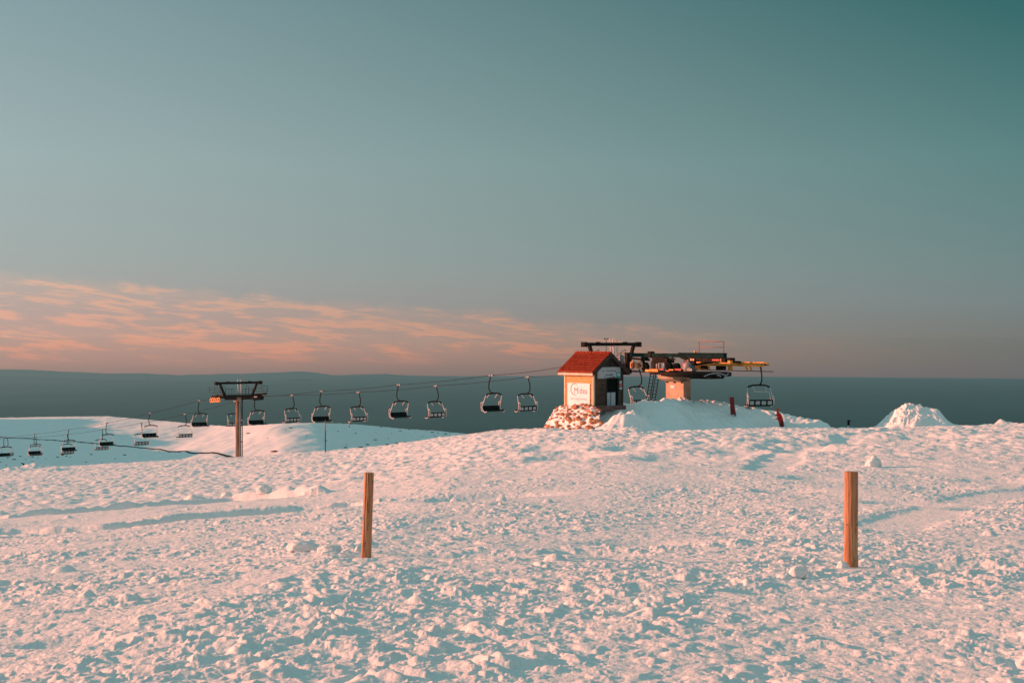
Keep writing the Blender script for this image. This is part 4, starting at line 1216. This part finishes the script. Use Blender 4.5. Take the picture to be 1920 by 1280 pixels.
# ------------------------------------------------------------------ thin poles and stakes
def pole(px, rb, rt, Y, r_, cols, label, name='snow_pole', cat='pole', topz=None):
    p = pt(px, rb, Y); H = (rb-rt)/F*Y
    r = empty(name, p); tag(r, label, cat)
    n = len(cols); z = -1.0
    cuts = [c[0] for c in cols]
    for i, (f, m) in enumerate(cols):
        z1 = H*f; mb = MB(); mb.tube([(0, 0, z), (0, 0, z1)], r_, 8); mb.build('section', M[m], r); z = z1
    return r
pole(610, 853, 787, 128, .045, [(.62, 'rope'), (.70, 'dark_metal'), (1, 'rail_red')], 'thin tall snow pole below a dark-seated chair')
q = on_hill(655, 801)
pole(655, 801, 792, q.y, .11, [(.45, 'concrete'), (1, 'orange')], 'tiny pale orange marker on the hill crest', 'marker_stake', 'stake')
def stub():
    p = pt(1590.5, 804.5, 88.6); H = .66; r = empty('marker_stub', p); tag(r, 'short black stub with a pale foot on the skyline left of the snow heap', 'stake')
    mb = MB(); mb.box((0, 0, .05), (.11, .11, .42)); mb.build('foot', M['light_metal'], r, bevel=.02)
    mb = MB(); mb.box((.02, 0, .44), (.15, .12, .38)); mb.box((.06, 0, .60), (.2, .13, .08)); mb.build('cap', M['black'], r, bevel=.02)
stub()
X, Y = invert(52, 876)
mb = MB(); mb.box((0, 0, 0), (.16, .1, .8), Matrix.Rotation(-.25, 3, 'Y')); mb.box((.1, 0, .16), (.12, .1, .18)); o = mb.build('marker_stub', M['black']); o.location = (X, Y-1.2, zground(X, Y)+.35)
tag(o, 'small black stub poking from the snow spoil at far left', 'stake')

# dark pipe across the hill
P = []
for px, row in [(-60, 816), (0, 819), (60, 822.5), (140, 828), (200, 833.5), (250, 838), (300, 842.5), (350, 846.5), (390, 850), (415, 852.5), (432, 856.5), (441, 861)]:
    p = on_hill(px, row); P.append(p)
Q = []
for a, b in zip(P[:-1], P[1:]):
    for k in range(6):
        c = a.lerp(b, k/6); c.z = float(zhill(np.array([c.x]), np.array([c.y]))[0])+.06; Q.append(c)
mb = MB(); n = len(Q); mb.tube(Q, [.10+.16*(i/n)**2 for i in range(n)], 8)
o = mb.build('pipeline', M['plastic_dark']); tag(o, 'long dark pipe lying across the shaded hill down to the pylon foot', 'pipe')

# rocks showing through the far snow
rs = random.Random(11)
def rock_mesh(seed):
    import bmesh
    bm = bmesh.new(); bmesh.ops.create_icosphere(bm, subdivisions=2, radius=1)
    for q in bm.verts:
        p = q.co; q.co = p*(1+.45*mnoise.noise(p*1.5+Vector((seed*9., 0, 0))))
    me = bpy.data.meshes.new('rock'); bm.to_mesh(me); bm.free(); me.materials.append(M['rock_far']); return me
RM = [rock_mesh(i) for i in range(5)]
def rock(px, row, w, hgt, label, group):
    p = on_hill(px, row)
    o = bpy.data.objects.new('rock', RM[rs.randrange(5)]); COL.objects.link(o)
    o.location = (p.x, p.y, p.z+hgt*.2); o.scale = (w, w*rs.uniform(.8, 2), hgt); o.rotation_euler = (0, 0, rs.uniform(-.2, .2))
    tag(o, label, 'rock', group)
LA = 'small dark rock poking through the shaded snow of the hollow at far left'
for px, row in [(15, 858), (27, 861), (55, 855.5), (61, 857), (62, 865), (70, 858), (125, 855), (133, 856.5), (118, 853), (101, 876), (190, 867), (10, 872), (28, 877),
                (2, 866), (40, 869), (160, 866), (215, 860), (85, 860), (108, 857), (172, 852), (235, 853), (300, 846), (48, 861), (37, 855)]:
    rock(px+rs.uniform(-2, 2), row, rs.uniform(.10, .34), rs.uniform(.06, .16), LA, 'rocks in the hollow at far left')
LB = 'thin dark rock streak on the low hill between the pylon and the hut'
for px, row in [(505, 821), (475, 835), (516, 845.5), (550, 848), (578, 847), (632, 808), (645, 838.5), (652, 834), (700, 824), (716, 800), (764, 805), (800, 808), (822, 811.5),
                (842, 813.5), (782, 825), (742, 830), (690, 833), (535, 806), (577, 816), (612, 826), (668, 812), (735, 812), (757, 816), (705, 811), (725, 822), (752, 808),
                (776, 811), (790, 818), (812, 817), (672, 838), (722, 833), (760, 828), (545, 802), (470, 812), (456, 828), (625, 802), (850, 816), (833, 813), (808, 810)]:
    rock(px+rs.uniform(-3, 3), row, rs.choice([.12, .2, .3, .45, .8])*rs.uniform(.7, 1.2), rs.uniform(.04, .10), LB, 'rock streaks on the low hill')

# ------------------------------------------------------------------ red board propped by the terminal
p = pt(1373, 777, 92.2)
r = empty('warning_board', (p.x, p.y, p.z-.15), rad(28)); tag(r, 'tall dark red board on a post right of the terminal pier', 'sign board')
R_ = Matrix.Rotation(rad(-4), 3, 'Y')
mb = MB(); mb.box((0, 0, .78), (.36, .07, 1.28), R_); mb.build('panel', M['red_dark'], r, bevel=.02)
mb = MB(); mb.bar((.14, .1, 1.3), (.42, .12, -.35), .08, .07); mb.bar((.1, .1, .2), (.36, .12, .25), .06, .05); mb.box((.3, .12, .25), (.16, .08, .2)); mb.build('prop', M['wood_dark'], r)

# ------------------------------------------------------------------ person in red
def make_person():
    g = pt(1464.5, 811.5, 91.2)
    r = empty('person', g); tag(r, 'person in red jacket leaning forward by the snow bank, gloved arm out', 'person')
    def skinned(name, V, E, R, m, parent, sub=2, root=0):
        me = bpy.data.meshes.new(name); me.from_pydata([tuple(v) for v in V], E, []); me.materials.append(m)
        o = bpy.data.objects.new(name, me); COL.objects.link(o); o.parent = parent
        sk = o.modifiers.new('skin', 'SKIN'); sk.use_smooth_shade = True
        for i, q in enumerate(me.skin_vertices[0].data): q.radius = (R[i], R[i]) if not isinstance(R[i], tuple) else R[i]; q.use_root = (i == root)
        ss = o.modifiers.new('sub', 'SUBSURF'); ss.levels = sub; ss.render_levels = sub
        return o
    # x right, z up; leaning to the left, seen from behind and the side. Standing ~1.62 with bend
    V = [(0, 0, .80), (-.06, 0, 1.02), (-.14, 0, 1.22), (-.19, 0, 1.36), (-.235, 0, 1.45), (-.27, -.01, 1.56), (-.275, -.01, 1.66),
         (-.02, .10, .74), (.04, .12, .42), (.07, .13, .10), (.0, .14, .04),
         (.03, -.10, .74), (.12, -.12, .42), (.14, -.12, .08), (.06, -.13, .03),
         (-.18, .20, 1.34), (-.34, .24, 1.22), (-.54, .18, 1.34),
         (-.16, -.19, 1.32), (-.22, -.26, 1.06), (-.42, -.22, 1.02)]
    E = [(0, 1), (1, 2), (2, 3), (3, 4), (4, 5), (5, 6), (0, 7), (7, 8), (8, 9), (9, 10), (0, 11), (11, 12), (12, 13), (13, 14),
         (3, 15), (15, 16), (16, 17), (3, 18), (18, 19), (19, 20)]
    Rr = [.20, .20, .215, .17, .075, .085, .07, .12, .09, .07, .06, .12, .09, .07, .06, .095, .075, .055, .095, .075, .055]
    body = skinned('body', V, E, Rr, M['fabric_red'], r, 2)
    body.name = 'body'
    V2 = [(-.03, 0, .99), (.0, 0, .88), (-.01, .09, .76), (.04, .12, .42), (.07, .13, .12), (.03, -.09, .76), (.12, -.12, .42), (.14, -.12, .10)]
    skinned('trousers', V2, [(0, 1), (1, 2), (2, 3), (3, 4), (1, 5), (5, 6), (6, 7)], [.17, .165, .14, .11, .095, .14, .11, .095], M['fabric_dark'], r)
    for (x, y) in ((.02, .135), (.09, -.125)):
        skinned('boot', [(x+.05, y, .10), (x+.04, y, .04), (x-.10, y, .03)], [(0, 1), (1, 2)], [.07, .07, .045], M['boot'], r)
    # head: face turned to the left
    import bmesh
    bm = bmesh.new(); bmesh.ops.create_uvsphere(bm, u_segments=24, v_segments=18, radius=1)
    for q in bm.verts:
        p_ = q.co; fx = max(0, -p_.x)
        nose = .16*math.exp(-(p_.y/.18)**2-((p_.z+.12)/.22)**2)*(fx > 0)
        chin = .10*math.exp(-(p_.y/.4)**2-((p_.z+.8)/.3)**2)*(fx > 0)
        q.co = Vector(((p_.x-nose*1.2-chin)*.098, p_.y*.078*(1-.18*max(0, -p_.z)), p_.z*.118))
    for f in bm.faces: f.smooth = True
    me = bpy.data.meshes.new('head'); bm.to_mesh(me); bm.free(); me.materials.append(M['skin'])
    hd = bpy.data.objects.new('head', me); COL.objects.link(hd); hd.parent = r; hd.location = (-.285, 0, 1.60); hd.rotation_euler = (0, rad(-12), rad(10))
    for s in (-1, 1):
        mb = MB(); mb.tube([(-.092, .03*s, .012), (-.098, .03*s, .012)], [.011, .006], 8); mb.build('eye', M['black'], hd)
        mb = MB(); mb.tube([(0, .076*s, .02), (.004, .084*s, .0), (0, .076*s, -.03)], [.012, .016, .008], 8); mb.build('ear', M['skin'], hd)
    mb = MB(); mb.tube([(-.094, -.022, -.055), (-.098, 0, -.057), (-.094, .022, -.055)], .006, 6); mb.build('mouth', M['fabric_dark'], hd)
    # hood / woolly hat
    bm = bmesh.new(); bmesh.ops.create_uvsphere(bm, u_segments=22, v_segments=14, radius=1)
    for q in bm.verts:
        p_ = q.co; front = max(0, -p_.x)
        q.co = Vector((p_.x*.118+.012+.05*front*(p_.z < .25), p_.y*.102, p_.z*.13+.022+.012*mnoise.noise(p_*4)))
    for f in bm.faces: f.smooth = True
    me = bpy.data.meshes.new('hood'); bm.to_mesh(me); bm.free(); me.materials.append(M['fabric_red'])
    hh = bpy.data.objects.new('hood', me); COL.objects.link(hh); hh.parent = r; hh.location = (-.272, 0, 1.612); hh.rotation_euler = (0, rad(-12), rad(10))
    # gloves with five fingers
    def glove(c, d, nm, s):
        c = Vector(c); d = Vector(d).normalized(); side = d.cross(Vector((0, 0, 1))).normalized(); up = side.cross(d)
        V = [c-d*.02, c+d*.05, c+d*.09]; E = [(0, 1), (1, 2)]; R = [.045, (.030, .05), (.026, .048)]
        for k in range(4):
            o_ = side*(-.036+.024*k); l = (.062, .074, .070, .054)[k]
            i = len(V); V += [c+d*.10+o_, c+d*(.10+l*.55)+o_*1.1-up*.008, c+d*(.10+l)+o_*1.15-up*.03]; E += [(2, i), (i, i+1), (i+1, i+2)]; R += [.014, .013, .011]
        i = len(V); V += [c+d*.04+side*s*.05, c+d*.085+side*s*.078-up*.01]; E += [(1, i), (i, i+1)]; R += [.017, .014]
        skinned(nm, V, E, R, M['glove'], r, 1)
    glove((-.57, .165, 1.36), (-1, -.3, .25), 'glove', 1)
    glove((-.45, -.215, 1.02), (-1, .1, -.1), 'glove', -1)
    # forearm sleeve, its sunlight put in as a pale colour
    mb = MB(); mb.tube([(-.30, .235, 1.235), (-.42, .22, 1.28), (-.60, .165, 1.39)], [.088, .085, .068], 12); mb.build('lit_sleeve', M['glove'], r)
make_person()
# ------------------------------------------------------------------ sun, sky, camera
SUN_EL = rad(11.0); SUN_AZ = rad(280.0)     # clockwise from the view direction (+Y)
S = Vector((math.sin(SUN_AZ)*math.cos(SUN_EL), math.cos(SUN_AZ)*math.cos(SUN_EL), math.sin(SUN_EL)))
sd = bpy.data.lights.new('sun', 'SUN'); sd.energy = 4.7; sd.angle = rad(.6); sd.color = (1.0, .335, .195)
so = bpy.data.objects.new('sun', sd); COL.objects.link(so)
so.rotation_euler = S.to_track_quat('Z', 'Y').to_euler(); so.location = S*200

w = bpy.data.worlds.new('World'); SC.world = w; w.use_nodes = True
nt = w.node_tree; nt.nodes.clear(); L = nt.links
def N(t, **k):
    n = nt.nodes.new(t)
    for a, b in k.items(): setattr(n, a, b)
    return n
def math_(op, a, b=None, c=None, clamp=False):
    n = N('ShaderNodeMath', operation=op, use_clamp=clamp)
    for i, v in enumerate((a, b, c)):
        if v is None: continue
        if isinstance(v, (int, float)): n.inputs[i].default_value = v
        else: L.new(v, n.inputs[i])
    return n.outputs[0]
def smooth(x, a, b):
    n = N('ShaderNodeMapRange', interpolation_type='SMOOTHSTEP')
    n.inputs['From Min'].default_value = a; n.inputs['From Max'].default_value = b
    if a > b:
        n.inputs['From Min'].default_value = b; n.inputs['From Max'].default_value = a
        n.inputs['To Min'].default_value = 1; n.inputs['To Max'].default_value = 0
    L.new(x, n.inputs['Value']); return n.outputs[0]
out = N('ShaderNodeOutputWorld')
tc = N('ShaderNodeTexCoord')
sep = N('ShaderNodeSeparateXYZ'); L.new(tc.outputs['Generated'], sep.inputs[0])
x, y, z = sep.outputs
az = math_('ARCTAN2', x, y)
el = math_('ARCSINE', z)
NK = .05
sky = N('ShaderNodeTexSky', sky_type='NISHITA', sun_disc=False)
lift = N('ShaderNodeVectorMath', operation='MULTIPLY_ADD'); lift.inputs[1].default_value = (1, 1, .9); lift.inputs[2].default_value = (0, 0, .90)
L.new(tc.outputs['Generated'], lift.inputs[0])
lnorm = N('ShaderNodeVectorMath', operation='NORMALIZE'); L.new(lift.outputs[0], lnorm.inputs[0]); L.new(lnorm.outputs[0], sky.inputs[0])
sky.sun_elevation = SUN_EL; sky.sun_rotation = SUN_AZ; sky.altitude = 2000; sky.dust_density = 1.0
pos = math_('POWER', math_('DIVIDE', math_('ADD', z, .05, clamp=True), 1.05), .5)
def P(zz): return math.sqrt(max(0, min(1, (zz+.05)/1.05)))
EX = 2**.8
def ramp(stops):
    r = N('ShaderNodeValToRGB'); r.color_ramp.interpolation = 'EASE' if False else 'LINEAR'
    e = r.color_ramp.elements
    while len(e) > 1: e.remove(e[-1])
    for i, (zz, c) in enumerate(stops):
        q = e[0] if i == 0 else e.new(P(zz))
        q.position = P(zz); q.color = tuple(v/EX for v in s2l(c)[:3])+(1,)
    L.new(pos, r.inputs[0]); return r.outputs[0]
LEFT = [(-.05, (60, 84, 88)), (-.034, (112, 108, 108)), (-.0245, (150, 122, 117)), (-.016, (170, 133, 126)), (0, (174, 146, 139)), (.0167, (170, 155, 149)),
        (.046, (170, 168, 162)), (.0665, (165, 173, 168)), (.136, (162, 178, 177)), (.258, (137, 162, 166)), (.42, (128, 164, 166)), (1, (138, 174, 176))]
RIGHT = [(-.05, (45, 80, 82)), (-.034, (95, 103, 106)), (-.025, (112, 108, 106)), (-.004, (115, 115, 111)), (.0167, (117, 124, 121)), (.03, (118, 130, 128)),
         (.058, (111, 134, 131)), (.136, (93, 131, 129)), (.258, (46, 101, 101)), (.34, (60, 108, 110)), (.5, (128, 164, 166)), (1, (138, 174, 176))]
HL = (.112, .163, .171); HR = (.092, .150, .162)      # haze glow, display-linear
fac = smooth(az, -.50, .50)
facl = math_('MULTIPLY_ADD', az, 1.20, .545, clamp=True)
base = N('ShaderNodeMixRGB'); L.new(facl, base.inputs[0]); L.new(ramp(LEFT), base.inputs[1]); L.new(ramp(RIGHT), base.inputs[2])
# clouds: a thin lit sheet sinking to the right, seen nearly edge-on
tilt = math_('MULTIPLY_ADD', az, .078, el)
cv = N('ShaderNodeCombineXYZ')
L.new(math_('MULTIPLY', az, 15.0), cv.inputs[0]); L.new(math_('MULTIPLY', tilt, 120.0), cv.inputs[1])
n1 = N('ShaderNodeTexNoise'); n1.inputs['Scale'].default_value = 1.0; n1.inputs['Detail'].default_value = 7
n1.inputs['Roughness'].default_value = .62; n1.inputs['Distortion'].default_value = .35
L.new(cv.outputs[0], n1.inputs['Vector'])
cv2 = N('ShaderNodeCombineXYZ')
L.new(math_('MULTIPLY', az, 60.0), cv2.inputs[0]); L.new(math_('MULTIPLY', tilt, 420.0), cv2.inputs[1])
n2 = N('ShaderNodeTexNoise'); n2.inputs['Scale'].default_value = 1.0; n2.inputs['Detail'].default_value = 5
L.new(cv2.outputs[0], n2.inputs['Vector'])
nn = math_('ADD', math_('MULTIPLY', n1.outputs['Fac'], .72), math_('MULTIPLY', n2.outputs['Fac'], .28))
wn = N('ShaderNodeTexNoise', noise_dimensions='1D'); wn.inputs['Scale'].default_value = 22.0; wn.inputs['Detail'].default_value = 4
L.new(az, wn.inputs['W'])
ttop = math_('MULTIPLY_ADD', wn.outputs['Fac'], .022, tilt)
top = smooth(ttop, .0345, .0255)
low = smooth(el, -.023, -.003)
right = math_('ADD', math_('MULTIPLY', smooth(az, .20, .02), .8), math_('MULTIPLY', smooth(az, .42, .20), .2))
dens = math_('MULTIPLY', math_('MULTIPLY', top, low), right)
thr = math_('MULTIPLY', smooth(nn, .46, .62), dens)
body = math_('MULTIPLY', dens, .27)
cl = math_('MULTIPLY', math_('ADD', thr, body, clamp=True), .88)
tint = N('ShaderNodeMixRGB'); L.new(cl, tint.inputs[0]); tint.inputs[1].default_value = (1, 1, 1, 1); tint.inputs[2].default_value = (1.95, 1.19, .90, 1)
skyc = N('ShaderNodeMixRGB', blend_type='MULTIPLY'); skyc.inputs[0].default_value = 1.0
L.new(base.outputs[0], skyc.inputs[1]); L.new(tint.outputs[0], skyc.inputs[2])
# the haze box dims what is behind it and adds its own glow: allow for both so that the two together give the sky colour wanted
def vmath(op, a, b):
    n = N('ShaderNodeVectorMath', operation=op)
    for q, v in enumerate((a, b)):
        if isinstance(v, tuple): n.inputs[q].default_value = v
        else: L.new(v, n.inputs[q])
    return n.outputs[0]
path = math_('MINIMUM', math_('DIVIDE', 140.0, math_('MAXIMUM', z, .0001)), 47500.0)
T = math_('EXPONENT', math_('MULTIPLY', path, -HAZE_DENS))
hm = N('ShaderNodeMixRGB'); L.new(facl, hm.inputs[0])
hm.inputs[1].default_value = tuple(v/EX for v in HL)+(1,); hm.inputs[2].default_value = tuple(v/EX for v in HR)+(1,)
nm = N('ShaderNodeMixRGB'); L.new(facl, nm.inputs[0]); nm.inputs[1].default_value = (.030, .049, .080, 1); nm.inputs[2].default_value = (.024, .040, .066, 1)
glow = vmath('MULTIPLY', hm.outputs[0], math_('SUBTRACT', 1.0, T))
beh = vmath('DIVIDE', vmath('SUBTRACT', skyc.outputs[0], glow), T)
fin = vmath('MAXIMUM', vmath('SUBTRACT', beh, nm.outputs[0]), (0.0, 0.0, 0.0))
b1 = N('ShaderNodeBackground'); L.new(fin, b1.inputs[0]); b1.inputs[1].default_value = 1.0
b2 = N('ShaderNodeBackground'); L.new(sky.outputs[0], b2.inputs[0]); b2.inputs[1].default_value = NK
ad = N('ShaderNodeAddShader'); L.new(b1.outputs[0], ad.inputs[0]); L.new(b2.outputs[0], ad.inputs[1])
L.new(ad.outputs[0], out.inputs[0])

cam = bpy.data.cameras.new('camera'); cam.sensor_width = 36; cam.lens = 36*F/1920
cam.clip_start = .1; cam.clip_end = 400000
co = bpy.data.objects.new('camera', cam); COL.objects.link(co)
co.location = (0, 0, 0); co.rotation_euler = (rad(90), 0, 0)
SC.camera = co
vs = SC.view_settings
vs.view_transform = 'Standard'; vs.look = 'None'; vs.exposure = .8; vs.gamma = 1; vs.use_curve_mapping = False
cy = SC.cycles
cy.max_bounces = 6; cy.diffuse_bounces = 3; cy.glossy_bounces = 2; cy.transmission_bounces = 2
cy.volume_bounces = 1; cy.use_denoising = True
